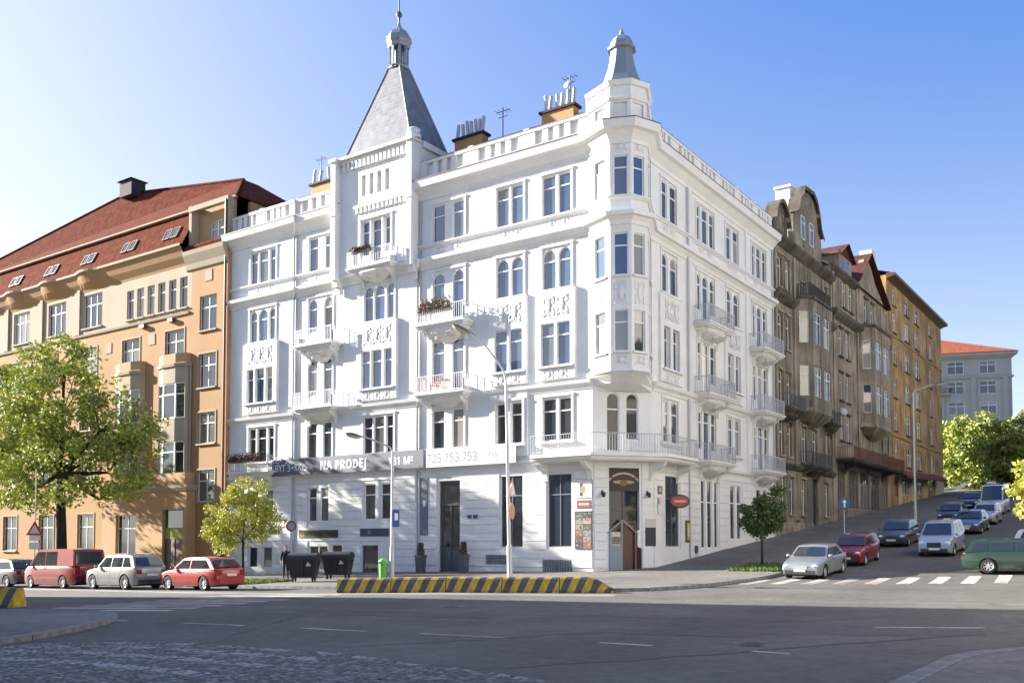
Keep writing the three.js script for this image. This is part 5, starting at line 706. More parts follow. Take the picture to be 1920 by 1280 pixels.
  const cab = mesh('cabin', quads(q), body, t); cab.material = body;
  const fx = (y) => lerp(xa, xb, (y - belt) / (Ht - belt)), rx = (y) => lerp(xd, xc, (y - belt) / (Ht - belt)), y0 = belt + 0.03, y1 = Ht - 0.13;
  const cuts = [fx(0.5 * (y0 + y1)) - 0.12, ...(s.pillars ?? [0]), 0]; const bound = (i, y) => i === 0 ? fx(y) - 0.13 : i === cuts.length - 1 ? rx(y) + (s.cp ?? 0.22) : cuts[i];
  for (const sg of [-1, 1]) for (let i = 0; i < cuts.length - 1; i++) { if (s.blind && i >= s.blind) continue; const P = (k, y, off) => [bound(k, y) + off, y, sg * (hw(y) + 0.008)], A = P(i, y0, i ? -0.04 : 0), B = P(i + 1, y0, 0.04), C = P(i + 1, y1, 0.04), D = P(i, y1, i ? -0.04 : 0); mesh('side_window', quads(sg > 0 ? [[A, D, C, B]] : [[A, B, C, D]]), carGlass, t); }
  { const f = (k, yy) => { const y = lerp(y0 + 0.02, Ht - 0.1, yy); return [fx(y) + 0.02, y + 0.014, k * (hw(y) - 0.09)]; }; mesh('windscreen', quads([[f(1, 0), [f(0, 0)[0] + 0.02, f(0, 0)[1] + 0.012, 0], [f(0, 1)[0] + 0.02, f(0, 1)[1] + 0.012, 0], f(1, 1)], [[f(0, 0)[0] + 0.02, f(0, 0)[1] + 0.012, 0], f(-1, 0), f(-1, 1), [f(0, 1)[0] + 0.02, f(0, 1)[1] + 0.012, 0]]]), carGlass, t); }
  { const f = (k, yy) => { const y = lerp(y0 + 0.04, Ht - 0.16, yy); return [rx(y) - 0.03, y + 0.01, k * (hw(y) - 0.12)]; }; mesh('rear_window', quads([[f(-1, 0), [f(0, 0)[0] - 0.02, f(0, 0)[1] + 0.012, 0], [f(0, 1)[0] - 0.02, f(0, 1)[1] + 0.012, 0], f(-1, 1)], [[f(0, 0)[0] - 0.02, f(0, 0)[1] + 0.012, 0], f(1, 0), f(1, 1), [f(0, 1)[0] - 0.02, f(0, 1)[1] + 0.012, 0]]]), carGlass, t); }
  for (const sg of [-1, 1]) {
    mesh('headlight', new THREE.SphereGeometry(1, 10, 8).scale(0.2, 0.085, 0.19).translate(h2 - 0.2, hf - 0.1, sg * (W / 2 - 0.28)), headMat, t);
    mesh('tail_light', bx(-0.04, 0.06, -(s.tl ?? 0.11), s.tl ?? 0.11, -0.13, 0.13).translate(-h2 + 0.05, deck - 0.22, sg * (W / 2 - 0.26)), tailMat, t);
    mesh('mirror', new THREE.SphereGeometry(1, 8, 6).scale(0.08, 0.08, 0.11).translate(xa - 0.22, belt + 0.06, sg * (W / 2 + 0.06)), body, t);
    mesh('door_handle', [bx(s.xh?.[0] ?? 0.1, (s.xh?.[0] ?? 0.1) + 0.16, belt - 0.14, belt - 0.11, sg > 0 ? W / 2 - 0.03 : -W / 2 - 0.0, sg > 0 ? W / 2 + 0.0 : -W / 2 + 0.03)], trimMat, t);
  }
  mesh('bumper', [bx(h2 - 0.1, h2 + 0.015, 0.26, 0.44, -W / 2 + 0.24, W / 2 - 0.24)], trimMat, t); mesh('bumper', [bx(-h2 - 0.035, -h2 + 0.1, 0.30, 0.46, -W / 2 + 0.2, W / 2 - 0.2)], o.plastic ? trimMat : body, t); mesh('grille', bx(h2 - 0.09, h2 + 0.012, 0.5, hf - 0.08, -0.34, 0.34), s.chrome ? rimMat : trimMat, t);
  mesh('number_plate', bx(h2 + 0.0, h2 + 0.03, 0.38, 0.48, -0.26, 0.26), plateMat, t); mesh('number_plate', bx(-h2 - 0.05, -h2 + 0.0, s.py ?? 0.62, (s.py ?? 0.62) + 0.11, -0.26, 0.26), plateMat, t);
  mesh('underbody', bx(-h2 + 0.3, h2 - 0.3, 0.16, 0.5, -W / 2 + 0.22, W / 2 - 0.22), trimMat, t);
  const k = wr.toFixed(3); wheelGeo[k] ??= { tyre: uvm(lathe([[wr * 0.64, -0.1], [wr * 0.94, -0.105], [wr, -0.07], [wr, 0.07], [wr * 0.94, 0.105], [wr * 0.64, 0.1]], 24).rotateX(Math.PI / 2)), rim: uvm(M([lathe([[wr * 0.66, -0.08], [wr * 0.66, 0.085], [wr * 0.60, 0.09], [wr * 0.58, 0.03]], 20).rotateX(Math.PI / 2), new THREE.CylinderGeometry(0.055, 0.055, 0.06, 10).rotateX(Math.PI / 2).translate(0, 0, 0.06), ...Array.from({ length: 7 }, (_, i) => bx(-0.028, 0.028, 0.02, wr * 0.62, 0.045, 0.075).rotateZ(i * 2 * Math.PI / 7))])), hub: uvm(new THREE.CylinderGeometry(wr * 0.6, wr * 0.6, 0.03, 16).rotateX(Math.PI / 2)) };
  for (const wx of [xf, xr]) for (const sg of [-1, 1]) { const w = mesh('wheel', wheelGeo[k].tyre, tyreMat, t, null, true); w.position.set(wx, wr, sg * (W / 2 - 0.13)); if (sg < 0) w.rotation.y = Math.PI; mesh('rim', wheelGeo[k].rim, rimMat, w, null, true); mesh('brake_disc', wheelGeo[k].hub, trimMat, w, null, true); }
  if (s.roofRails) for (const sg of [-1, 1]) mesh('roof_rail', rod([xb - 0.3, Ht + 0.04, sg * (wt - 0.06)], [xc + 0.4, Ht + 0.03, sg * (wt - 0.06)], 0.02), trimMat, t);
  return t;
}
const spec = {
  hatch: { L: 4.15, W: 1.74, Ht: 1.46, belt: 0.93, hf: 0.74, xa: 1.05, xb: 0.28, xc: -1.35, xd: -1.92, deck: 0.95, xf: 1.3, xr: -1.25, pillars: [-0.22], tl: 0.15 },
  suv: { L: 4.25, W: 1.8, Ht: 1.62, belt: 1.02, hf: 0.86, xa: 1.08, xb: 0.45, xc: -1.6, xd: -2.0, deck: 1.04, xf: 1.35, xr: -1.28, pillars: [-0.1, -1.0], wr: 0.34, roofRails: true },
  van: { L: 4.75, W: 1.86, Ht: 1.95, belt: 1.12, hf: 0.92, xa: 1.78, xb: 0.98, xc: -2.22, xd: -2.3, deck: 1.14, xf: 1.55, xr: -1.45, pillars: [0.25, -0.85], blind: 2, tumble: 0.84, tl: 0.2, py: 0.75 },
  sedan: { L: 4.8, W: 1.82, Ht: 1.45, belt: 0.93, hf: 0.72, xa: 1.15, xb: 0.35, xc: -1.05, xd: -1.75, deck: 0.97, xf: 1.5, xr: -1.35, pillars: [-0.25], chrome: true, cp: 0.3 },
  small: { L: 3.95, W: 1.68, Ht: 1.48, belt: 0.94, hf: 0.78, xa: 1.05, xb: 0.4, xc: -1.4, xd: -1.82, deck: 0.96, xf: 1.25, xr: -1.2, pillars: [-0.15] },
  mpv: { L: 4.3, W: 1.8, Ht: 1.75, belt: 1.05, hf: 0.84, xa: 1.4, xb: 0.55, xc: -1.75, xd: -2.05, deck: 1.06, xf: 1.4, xr: -1.3, pillars: [0.0, -1.0] },
  estate: { L: 4.55, W: 1.76, Ht: 1.48, belt: 0.94, hf: 0.74, xa: 1.15, xb: 0.42, xc: -1.85, xd: -2.16, deck: 0.97, xf: 1.42, xr: -1.22, pillars: [-0.15, -1.15], roofRails: true },
};
const W180 = Math.PI;
car('parked_car', 'dark car cut by the left picture edge in front of the red van', spec.hatch, -28.6, 16.8, W180, [0.10, 0.09, 0.1]);
car('parked_van', 'old red delivery van parked nose left beside the warning sign', spec.van, -23.3, 16.8, W180, [0.22, 0.014, 0.016], { category: 'van', plastic: true });
car('parked_car', 'white silver compact off-roader between the red van and the red hatchback', spec.suv, -18.3, 16.6, W180, [0.21, 0.215, 0.215], { plastic: true });
car('parked_car', 'bright red hatchback parked in front of the small yellow tree', spec.hatch, -13.2, 16.1, W180, [0.32, 0.011, 0.009]);
const D = -Math.PI / 2;   // nose down the hill, towards the camera
car('parked_car', 'silver sedan parked first at the kerb of the side street', spec.sedan, 9.0, -1.4, D, [0.22, 0.24, 0.27]);
car('parked_car', 'dark red small car parked behind the silver sedan', spec.small, 9.3, -7.2, D, [0.22, 0.01, 0.012]);
car('parked_car', 'dark grey hatchback parked at the kerb left of the pale blue minivan', spec.hatch, 9.2, -17.2, D, [0.05, 0.06, 0.07]);
car('moving_car', 'pale blue minivan driving down the side street towards the crossing', spec.mpv, 12.5, -12.2, D, [0.32, 0.38, 0.50]);
car('parked_car', 'black car parked far up by the brown house shops', spec.small, 9.2, -34.5, D, [0.03, 0.03, 0.035]);
car('parked_car', 'dark blue car standing uphill behind the minivan', spec.sedan, 11.8, -26, D, [0.05, 0.07, 0.12]);
car('parked_car', 'light grey car below the white van up the street', spec.small, 11.7, -33.5, D, [0.42, 0.43, 0.45]);
car('parked_car', 'black car parked beside the white van near the trees', spec.estate, 7.9, -52, D, [0.03, 0.03, 0.03]);
car('parked_van', 'white high van parked farthest up the side street', { ...spec.van, Ht: 2.4, L: 5.2 }, 10.7, -45, D, [0.62, 0.63, 0.66], { category: 'van' });
car('turning_car', 'dark green estate car turning at the right picture edge', spec.estate, 17.2, -3.9, 0.06, [0.016, 0.045, 0.024]);
car('parked_car', 'silver estate car with dark windows behind the green estate', { ...spec.estate, Ht: 1.55 }, 18.4, -9.2, 0.15, [0.40, 0.41, 0.43]);

// ---------------------------------------------------------------- street furniture
const galv = std([0.50, 0.50, 0.48], { roughness: 0.5, metalness: 0.3 }), galvDark = std([0.14, 0.15, 0.16], { roughness: 0.5, metalness: 0.4 });
function canvasMat(w, h, draw, o = {}) { const c = document.createElement('canvas'); c.width = w; c.height = h; const x = c.getContext('2d'); draw(x, w, h); const t = new THREE.CanvasTexture(c); t.colorSpace = THREE.SRGBColorSpace; return new THREE.MeshStandardMaterial({ map: t, roughness: 0.6, ...o }); }
function board(name, w, h, d, m, parent, edge = mat.frameGrey) { // printed board: face with 0..1 uv in front of a thin body
  const o = mesh(name, bx(-w / 2, w / 2, 0, h, 0, d), edge, parent); const f = new THREE.Mesh(new THREE.PlaneGeometry(w - 0.01, h - 0.01), m); f.name = 'printed_face'; f.position.set(0, h / 2, d + 0.003); f.castShadow = f.receiveShadow = true; o.add(f); return o;
}
const DIRL = Math.atan2(-0.5729, -0.8196);   // unit turn so that an arm points left in the street
function lampPost(label, x, z, hp, arm, rise, ry, tilt = 0) {
  const t = thing('street_lamp', label, 'street lamp', x, gh(x, z) + 0.12, z, ry); t.rotation.order = 'YXZ'; t.rotation.z = tilt;
  mesh('pole', [rod([0, 0, 0], [0, 1.6, 0], 0.12, 0.11, 12), rod([0, 1.6, 0], [0, hp, 0], 0.085, 0.06, 12)], galv, t);
  mesh('arm', tube([[0, hp - 0.05, 0], [0.1, hp + rise * 0.2, 0], [arm * 0.35, hp + rise * 0.5, 0], [arm * 0.75, hp + rise * 0.85, 0], [arm, hp + rise, 0]], 0.045, 7, 16), galv, t);
  const hd = mesh('lamp_head', new THREE.SphereGeometry(1, 14, 8, 0, Math.PI * 2, 0, Math.PI / 2).scale(0.44, 0.14, 0.17), galvDark, t); hd.position.set(arm + 0.36, hp + rise + 0.02, 0); hd.rotation.z = Math.atan2(rise, arm) * 0.5;
  mesh('lamp_glass', new THREE.SphereGeometry(1, 14, 8, 0, Math.PI * 2, Math.PI / 2, Math.PI / 2).scale(0.4, 0.13, 0.15), glass([0.55, 0.5, 0.25], { roughness: 0.2, ior: 1.5 }), hd);
  return t;
}
const l1 = lampPost('tall street lamp with bent arm in front of the white house door', -0.5, 10.0, 8.6, 1.55, 2.3, -2.53, -0.02);
{ const s = mesh('warning_sign', new THREE.CylinderGeometry(0.5, 0.5, 0.03, 3).rotateX(Math.PI / 2).rotateZ(Math.PI), plateMat, l1); s.position.set(-0.18, 3.95, -0.02); s.rotation.y = 1.25; mesh('sign_border', new THREE.TorusGeometry(0.42, 0.045, 4, 3).rotateZ(Math.PI / 2).translate(0, 0, 0.02), std([0.5, 0.02, 0.02]), s);
  const r = mesh('round_sign', new THREE.CylinderGeometry(0.36, 0.36, 0.03, 24).rotateX(Math.PI / 2), std([0.45, 0.3, 0.24]), l1); r.position.set(-0.14, 3.05, -0.02); r.rotation.y = 1.25; }
const l2 = lampPost('shorter street lamp with yellowish head beside the green bin', -8.7, 8.4, 6.3, 1.6, 0.75, -2.53, 0.0);
{ const s = mesh('parking_sign', bx(-0.3, 0.3, -0.42, 0.42, 0.08, 0.11), std([0.03, 0.08, 0.3]), l2); s.position.set(-0.1, 3.0, 0); s.rotation.y = -2.0; mesh('sign_symbol', [bx(-0.16, 0.16, -0.1, 0.24, 0.11, 0.114)], plateMat, s); }
lampPost('slim grey street lamp before the brown house on the side street', 8.0, -27.5, 9.6, 1.4, 0.5, 0.2);
lampPost('far street lamp standing among the trees at the right', 17.2, -62, 8.5, 1.5, 0.4, 3.0);
{ const t = thing('hanging_street_lamp', 'dark lamp head reaching in from the left picture edge', 'street lamp', -9.6, gh(-9.6, 28.9), 28.9, 0.55); mesh('pole', rod([0, 0, 0], [0, 6.2, 0], 0.1, 0.07, 10), galvDark, t); mesh('arm', tube([[0, 6.1, 0], [0.3, 6.55, 0], [1.0, 6.72, 0]], 0.04, 6), galvDark, t); const h = mesh('lamp_head', new THREE.SphereGeometry(1, 14, 8, 0, Math.PI * 2, 0, Math.PI / 2).scale(0.5, 0.16, 0.2), galvDark, t); h.position.set(1.35, 6.66, 0); mesh('lamp_glass', new THREE.SphereGeometry(1, 12, 6, 0, Math.PI * 2, Math.PI / 2, Math.PI / 2).scale(0.44, 0.14, 0.17), glass([0.5, 0.3, 0.15], { roughness: 0.3, ior: 1.5 }), h); }
function signPost(name, label, x, z, h, parts, ry) { const t = thing(name, label, 'sign', x, gh(x, z) + 0.11, z, ry); mesh('post', rod([0, 0, 0], [0, h, 0], 0.035, 0.035, 8), galv, t); parts(t); return t; }
signPost('warning_sign_post', 'triangular warning sign on a tall post beside the red van', -31.6, 13.9, 6.6, (t) => { const s = mesh('warning_sign', new THREE.CylinderGeometry(0.56, 0.56, 0.025, 3).rotateX(Math.PI / 2).rotateZ(Math.PI), std([0.45, 0.03, 0.03]), t); s.position.set(0, 3.0, 0.05); mesh('sign_face', new THREE.CylinderGeometry(0.36, 0.36, 0.012, 3).rotateX(Math.PI / 2).rotateZ(Math.PI).translate(0, 0, 0.02), std([0.6, 0.58, 0.5]), s); mesh('plate', bx(-0.3, 0.3, 2.4, 2.75, 0.04, 0.06), plateMat, t); mesh('plate', bx(-0.3, 0.3, 1.9, 2.3, 0.04, 0.06), plateMat, t); }, 0.62);
signPost('round_sign_post', 'small round sign on a thin post left of the black bins', -17.6, 6.9, 3.1, (t) => { const s = mesh('round_sign', new THREE.CylinderGeometry(0.3, 0.3, 0.025, 24).rotateX(Math.PI / 2), std([0.22, 0.08, 0.09]), t); s.position.set(0, 2.85, 0.05); mesh('sign_face', new THREE.CylinderGeometry(0.2, 0.2, 0.012, 24).rotateX(Math.PI / 2).translate(0.02, 0, 0.02), std([0.3, 0.3, 0.34]), s); }, 0.5);
signPost('blue_sign_post', 'blue round traffic sign on a post before the sooty grey house', 6.4, -15.6, 2.9, (t) => { const s = mesh('round_sign', new THREE.CylinderGeometry(0.38, 0.38, 0.025, 24).rotateX(Math.PI / 2), std([0.05, 0.1, 0.22]), t); s.position.set(0, 2.5, 0.05); mesh('arrow', [bx(-0.05, 0.05, -0.22, 0.12, 0.013, 0.02), quads([[[-0.15, 0.08, 0.018], [0.15, 0.08, 0.018], [0, 0.26, 0.018]]])], plateMat, s); }, 0.65);

// striped concrete barrier made of modules, ramped at the right end
{
  const yel = std([0.95, 0.62, 0.04], { map: stoneMap, roughness: 0.7 }), blk = std([0.14, 0.135, 0.145], { map: stoneMap, roughness: 0.7 });
  const A = [-4.2, 16.4], B = [5.75, 11.85], L = Math.hypot(B[0] - A[0], B[1] - A[1]), ry = -Math.atan2(B[1] - A[1], B[0] - A[0]), n = 5, ml = L / n;
  const section = (y) => 0.30 - 0.10 * clamp(y / 0.55); // half depth over height
  const stripes = (len, ht, parent) => { // sloped coloured stripes as separate solid slices
    const sw = 0.275, sk = 0.24;
    for (let i = -1; i * sw < len + 0.3; i++) {
      const lo = (y) => clamp(i * sw + sk * y / 0.55 - 0.02, 0, len), hi = (y) => clamp((i + 1) * sw + sk * y / 0.55 - 0.02, 0, len);
      const Y = [0, 0.1, 0.5, 0.57], q = [], d = [0.30, 0.30, 0.19, 0.13];
      if (hi(0.57) - lo(0) < 0.02) continue;
      for (let k = 0; k < 3; k++) for (const s of [1, -1]) { const y0 = Math.min(Y[k], ht(lo(Y[k]))), f = (x, kk) => [x, Math.min(Y[kk], ht(x)), s * d[kk]]; const a = [f(lo(Y[k]), k), f(hi(Y[k]), k), f(hi(Y[k + 1]), k + 1), f(lo(Y[k + 1]), k + 1)]; q.push(s > 0 ? a : a.reverse()); }
      const tp = (x, s) => [x, Math.min(0.57, ht(x)), s * (0.13 + 0.17 * clamp(1 - ht(x) / 0.57))]; q.push([tp(lo(0.57), 1), tp(hi(0.57), 1), tp(hi(0.57), -1), tp(lo(0.57), -1)]);
      mesh('stripe', quads(q), (i & 1) ? yel : blk, parent);
    }
  };
  for (let i = 0; i < n; i++) {
    const t0 = i / n, x = lerp(A[0], B[0], t0), z = lerp(A[1], B[1], t0), g0 = gh(x, z), label = ['leftmost module of the yellow and black barrier, its white end showing', 'second module from the left of the yellow and black barrier', 'middle module of the yellow and black barrier below the tall lamp', 'fourth module from the left of the yellow and black barrier', 'rightmost barrier module ramped down to the ground'][i];
    const xe = lerp(A[0], B[0], t0 + 0.5 / n), ze = lerp(A[1], B[1], t0 + 0.5 / n), t = thing('road_barrier', label, 'barrier', x, Math.max(g0, gh(xe, ze)) + (i === 4 ? 0.01 : 0.0), z, ry, 'modules of the striped barrier');
    const len = ml - 0.03, ht = i === 4 ? (u) => u < len - 0.95 ? 0.57 : lerp(0.57, 0.03, (u - len + 0.95) / 0.95) : () => 0.57;
    stripes(len, ht, t);
    mesh('end_face', [quads([[[0, 0, -0.3], [0, 0, 0.3], [0, 0.1, 0.3], [0, 0.1, -0.3]], [[0, 0.1, -0.3], [0, 0.1, 0.3], [0, 0.5, 0.19], [0, 0.5, -0.19]], [[0, 0.5, -0.19], [0, 0.5, 0.19], [0, 0.57, 0.13], [0, 0.57, -0.13]]].map((q) => q.map(([a, b, c]) => [a - 0.004, b, c]))), quads([[[0, 0, 0.3], [0, 0, -0.3], [0, 0.1, -0.3], [0, 0.1, 0.3]], [[0, 0.1, 0.3], [0, 0.1, -0.3], [0, 0.5, -0.19], [0, 0.5, 0.19]]].map((q) => q.map(([a, b, c]) => [len + 0.004, Math.min(b, ht(len)), c])))], i ? mat.concrete : mat.paint, t);
  }
  const t = thing('road_barrier', 'short yellow and black barrier block at the left picture edge', 'barrier', -10.6, gh(-9, 28) - 0.02, 28.6, 0.5, 'modules of the striped barrier'); stripes(3.2, () => 0.57, t); mesh('end_face', quads([[[3.204, 0, 0.3], [3.204, 0, -0.3], [3.204, 0.1, -0.3], [3.204, 0.1, 0.3]], [[3.204, 0.1, 0.3], [3.204, 0.1, -0.3], [3.204, 0.5, -0.19], [3.204, 0.5, 0.19]], [[3.204, 0.5, 0.19], [3.204, 0.5, -0.19], [3.204, 0.57, -0.13], [3.204, 0.57, 0.13]]]), yel, t); t.scale.set(1, 1.15, 1.15);
}
function wasteContainer(label, x, z, ry) {
  const t = thing('waste_container', label, 'waste container', x, gh(x, z) + 0.12, z, ry, 'black wheeled waste containers'), blk = std([0.016, 0.016, 0.022], { roughness: 0.55 }), q = [], A = [[0.58, 0.22, 0.36], [0.66, 0.75, 0.45], [0.69, 1.14, 0.5]];
  for (let k = 0; k < 2; k++) { const [a, y, c] = A[k], [d, e, f] = A[k + 1]; q.push([[-a, y, c], [a, y, c], [d, e, f], [-d, e, f]], [[a, y, -c], [-a, y, -c], [-d, e, -f], [d, e, -f]], [[a, y, c], [a, y, -c], [d, e, -f], [d, e, f]], [[-a, y, -c], [-a, y, c], [-d, e, f], [-d, e, -f]]); }
  q.push([[-0.58, 0.22, -0.36], [0.58, 0.22, -0.36], [0.58, 0.22, 0.36], [-0.58, 0.22, 0.36]]); mesh('body', quads(q), blk, t);
  mesh('rim', [bx(-0.73, 0.73, 1.1, 1.18, 0.5, 0.55), bx(-0.73, 0.73, 1.1, 1.18, -0.55, -0.5), bx(0.69, 0.73, 1.1, 1.18, -0.5, 0.5), bx(-0.73, -0.69, 1.1, 1.18, -0.5, 0.5)], blk, t);
  mesh('lid', [new THREE.CylinderGeometry(0.55, 0.55, 1.42, 18, 1, false, 0, Math.PI).rotateZ(Math.PI / 2).rotateX(Math.PI).scale(1, -0.42, 1).translate(0, 1.18, 0)], blk, t).geometry.computeVertexNormals();
  for (const sx of [-1, 1]) { mesh('lift_pin', rod([sx * 0.7, 0.95, 0], [sx * 0.82, 0.95, 0], 0.04), blk, t); for (const sz of [-1, 1]) mesh('wheel', new THREE.CylinderGeometry(0.1, 0.1, 0.06, 12).rotateZ(Math.PI / 2).translate(sx * 0.48, 0.1, sz * 0.3), tyreMat, t); for (const sz of [-1, 1]) mesh('castor', bx(sx * 0.48 - 0.05, sx * 0.48 + 0.05, 0.12, 0.26, sz * 0.3 - 0.04, sz * 0.3 + 0.04), trimMat, t); }
  for (const sx of [-0.35, 0.0, 0.35]) mesh('rib', bx(sx - 0.04, sx + 0.04, 0.3, 1.1, 0.36, 0.5), blk, t);
  const m = canvasMat(64, 64, (c) => { c.fillStyle = '#151518'; c.fillRect(0, 0, 64, 64); c.strokeStyle = '#b8bcc0'; c.lineWidth = 9; for (let k = 0; k < 3; k++) { c.save(); c.translate(32, 34); c.rotate(k * 2.094); c.beginPath(); c.moveTo(-14, 14); c.lineTo(0, -20); c.stroke(); c.restore(); } }); const f = new THREE.Mesh(new THREE.PlaneGeometry(0.4, 0.36), m); f.name = 'recycling_mark'; f.position.set(0.3, 0.86, 0.515); f.rotation.x = 0.12; t.add(f);
  return t;
}
wasteContainer('left black wheeled waste container next to the person in black', -12.2, 10.9, 0.62); wasteContainer('right black wheeled waste container nearer the barrier', -12.4, 8.4, 0.5);
{ const t = thing('litter_bin', 'bright green litter bin at the foot of the shorter lamp', 'bin', -9.1, gh(-9.1, 8.6) + 0.12, 8.6); const gr = std([0.13, 0.45, 0.06], { roughness: 0.5 }); mesh('body', lathe([[0.17, 0.0], [0.19, 0.02], [0.21, 0.75], [0.19, 0.77]], 16), gr, t); mesh('hood', lathe([[0.22, 0.78], [0.23, 0.92], [0.12, 1.02], [0, 1.04]], 16), gr, t); mesh('opening', bx(-0.1, 0.1, 0.8, 0.9, 0.18, 0.235), mat.black, t); mesh('bracket', bx(0.15, 0.4, 0.6, 0.66, -0.03, 0.03), galv, t); }
for (const [label, x, z] of [['dark planter with a clipped brown shrub left of the entrance door', -13.1, 1.1], ['dark planter with a clipped brown shrub right of the entrance door', -10.1, 0.9]]) {
  const t = thing('door_planter', label, 'planter', x, gh(x, z) + 0.12, z); mesh('pot', [lathe([[0.26, 0], [0.28, 0.02], [0.34, 0.92], [0.38, 0.94], [0.38, 1.02], [0.32, 1.02], [0.31, 0.94]], 4).rotateY(Math.PI / 4)], mat.doorGrey, t); mesh('soil', bx(-0.2, 0.2, 0.9, 0.95, -0.2, 0.2), bark, t);
  const g = leafGeo(700, () => { const a = rr(0, 6.28), y = rr(0, 0.75), r = 0.24 * Math.sqrt(rnd()) * (1 - y * 0.5); return [Math.cos(a) * r, 0.98 + y, Math.sin(a) * r]; }, 0.1, () => [0.14 * rr(0.7, 1.3), 0.10 * rr(0.7, 1.3), 0.06]); const m = new THREE.Mesh(g, leafMat); m.name = 'shrub'; m.castShadow = true; t.add(m); mesh('stem', rod([0, 0.9, 0], [0, 1.5, 0], 0.02), bark, t);
}
// ---------------------------------------------------------------- signs on the white house
const onA = (m, u, v, w) => { m.position.set(u, v, w); return m; };
{ const dk = canvasMat(2048, 168, (c, w, h) => { c.fillStyle = '#525866'; c.fillRect(0, 0, w, h); c.fillStyle = '#eef0f4'; c.textBaseline = 'middle'; c.font = '96px sans-serif'; c.fillText('BYT 3+KK/S', 40, h / 2 + 6, 620); c.font = 'bold 122px sans-serif'; c.fillText('NA PRODEJ', 700, h / 2 + 4, 830); c.font = '100px sans-serif'; c.fillText('131 M²', 1610, h / 2 + 6, 400); });
  const o = board('sale_banner', 13.3, 1.1, 0.03, dk, scene, mat.frameGrey); o.name = numbered('sale_banner'); tag(o, 'long dark grey property sale banner with white lettering under the first floor', 'banner'); o.position.set(-20.07, 6.34, 0.47);
  const wt = canvasMat(1024, 168, (c, w, h) => { c.fillStyle = '#bfc1c7'; c.fillRect(0, 0, w, h); c.fillStyle = '#3d4250'; c.textBaseline = 'middle'; c.font = '112px sans-serif'; c.fillText('725 753 753', 24, h / 2 + 6, 590); c.fillStyle = '#70747c'; c.font = 'bold 60px sans-serif'; c.fillText('PSN', 730, h / 2 + 4, 170); });
  const p = board('phone_banner', 6.55, 1.1, 0.03, wt, scene, mat.trim); p.name = numbered('phone_banner'); tag(p, 'white banner with a grey phone number right of the dark banner', 'banner'); p.position.set(-10.1, 6.34, 0.42); }
const sign = (name, label, w, h, u, v, off, m, T = TA, cat = 'sign', edge) => { const o = board(name, w, h, 0.05, m, scene, edge); o.name = numbered(name); tag(o, label, cat); put(o, T, u, v, off); return o; };
sign('shop_sign', 'long dark shop sign with a round brown emblem above the bins', 3.6, 0.5, -22.7, 2.24, 0.04, canvasMat(512, 72, (c, w, h) => { c.fillStyle = '#1c1d18'; c.fillRect(0, 0, w, h); c.fillStyle = '#5a5330'; c.fillRect(90, 10, 400, 5); c.fillRect(90, 58, 400, 4); c.fillStyle = '#8a6a3a'; c.beginPath(); c.arc(44, 36, 32, 0, 7); c.fill(); c.fillStyle = '#5f4526'; c.beginPath(); c.arc(44, 36, 20, 0, 7); c.fill(); }));
sign('shop_sign', 'plain blue grey shop sign above the low door left of the lamp', 2.4, 0.48, -17.6, 2.32, 0.2, canvasMat(256, 52, (c, w, h) => { c.fillStyle = '#3a4258'; c.fillRect(0, 0, w, h); c.fillStyle = '#69718a'; c.fillRect(70, 12, 26, 26); }));
sign('display_case', 'tall narrow grey display panel left of the entrance door', 0.56, 3.4, -13.72, 2.38, 0.04, canvasMat(48, 256, (c, w, h) => { c.fillStyle = '#626b7a'; c.fillRect(0, 0, w, h); c.fillStyle = '#c9ccd2'; c.fillRect(18, 100, 14, 30); }));
sign('red_notice', 'dark red notice on the wall above the right bin', 0.8, 0.9, -20.9, 0.85, 0.04, canvasMat(64, 72, (c, w, h) => { c.fillStyle = '#5a1c20'; c.fillRect(0, 0, w, h); }));
sign('house_number', 'pair of small dark house number plates right of the entrance', 0.75, 0.24, -10.1, 3.3, 0.04, canvasMat(96, 32, (c, w, h) => { c.fillStyle = '#c8ccd6'; c.fillRect(0, 0, w, h); c.fillStyle = '#3c4560'; c.fillRect(2, 2, 42, 28); c.fillRect(52, 2, 42, 28); }));
sign('white_poster', 'white poster with a dark figure beside the corner window', 1.0, 0.85, -2.72, 4.3, 0.04, canvasMat(96, 84, (c, w, h) => { c.fillStyle = '#f3f1ea'; c.fillRect(0, 0, w, h); c.fillStyle = '#3a3224'; c.fillRect(26, 8, 18, 16); c.fillStyle = '#8f7f58'; c.fillRect(26, 24, 34, 34); c.fillStyle = '#2d2a24'; c.fillRect(24, 58, 22, 16); }));
sign('red_plate', 'small red sign between the white poster and the photo board', 0.86, 0.42, -2.7, 3.76, 0.04, canvasMat(96, 48, (c, w, h) => { c.fillStyle = '#7d4443'; c.fillRect(0, 0, w, h); c.fillStyle = '#d9a9a0'; c.fillRect(12, 18, 70, 12); }));
sign('photo_board', 'tall board of food photographs beside the corner entrance', 1.05, 2.0, -2.75, 1.6, 0.04, canvasMat(128, 240, (c, w, h) => { c.fillStyle = '#39402f'; c.fillRect(0, 0, w, h); const P = ['#46503a', '#2a2e40', '#7d857f', '#5a4e3e', '#8f7f70', '#2b2b30', '#86544a', '#a58a80', '#4d3a30']; let k = 0; for (let j = 0; j < 6; j++) for (let i = 0; i < 2; i++) { c.fillStyle = P[(k++ * 5 + j) % 9]; c.fillRect(6 + i * 60, 6 + j * 39, 56, 35); for (let m = 0; m < 14; m++) { c.fillStyle = P[(k * 3 + m * 4) % 9]; c.fillRect(6 + i * 60 + rnd() * 44, 6 + j * 39 + rnd() * 26, 4 + rnd() * 9, 3 + rnd() * 7); } } }));
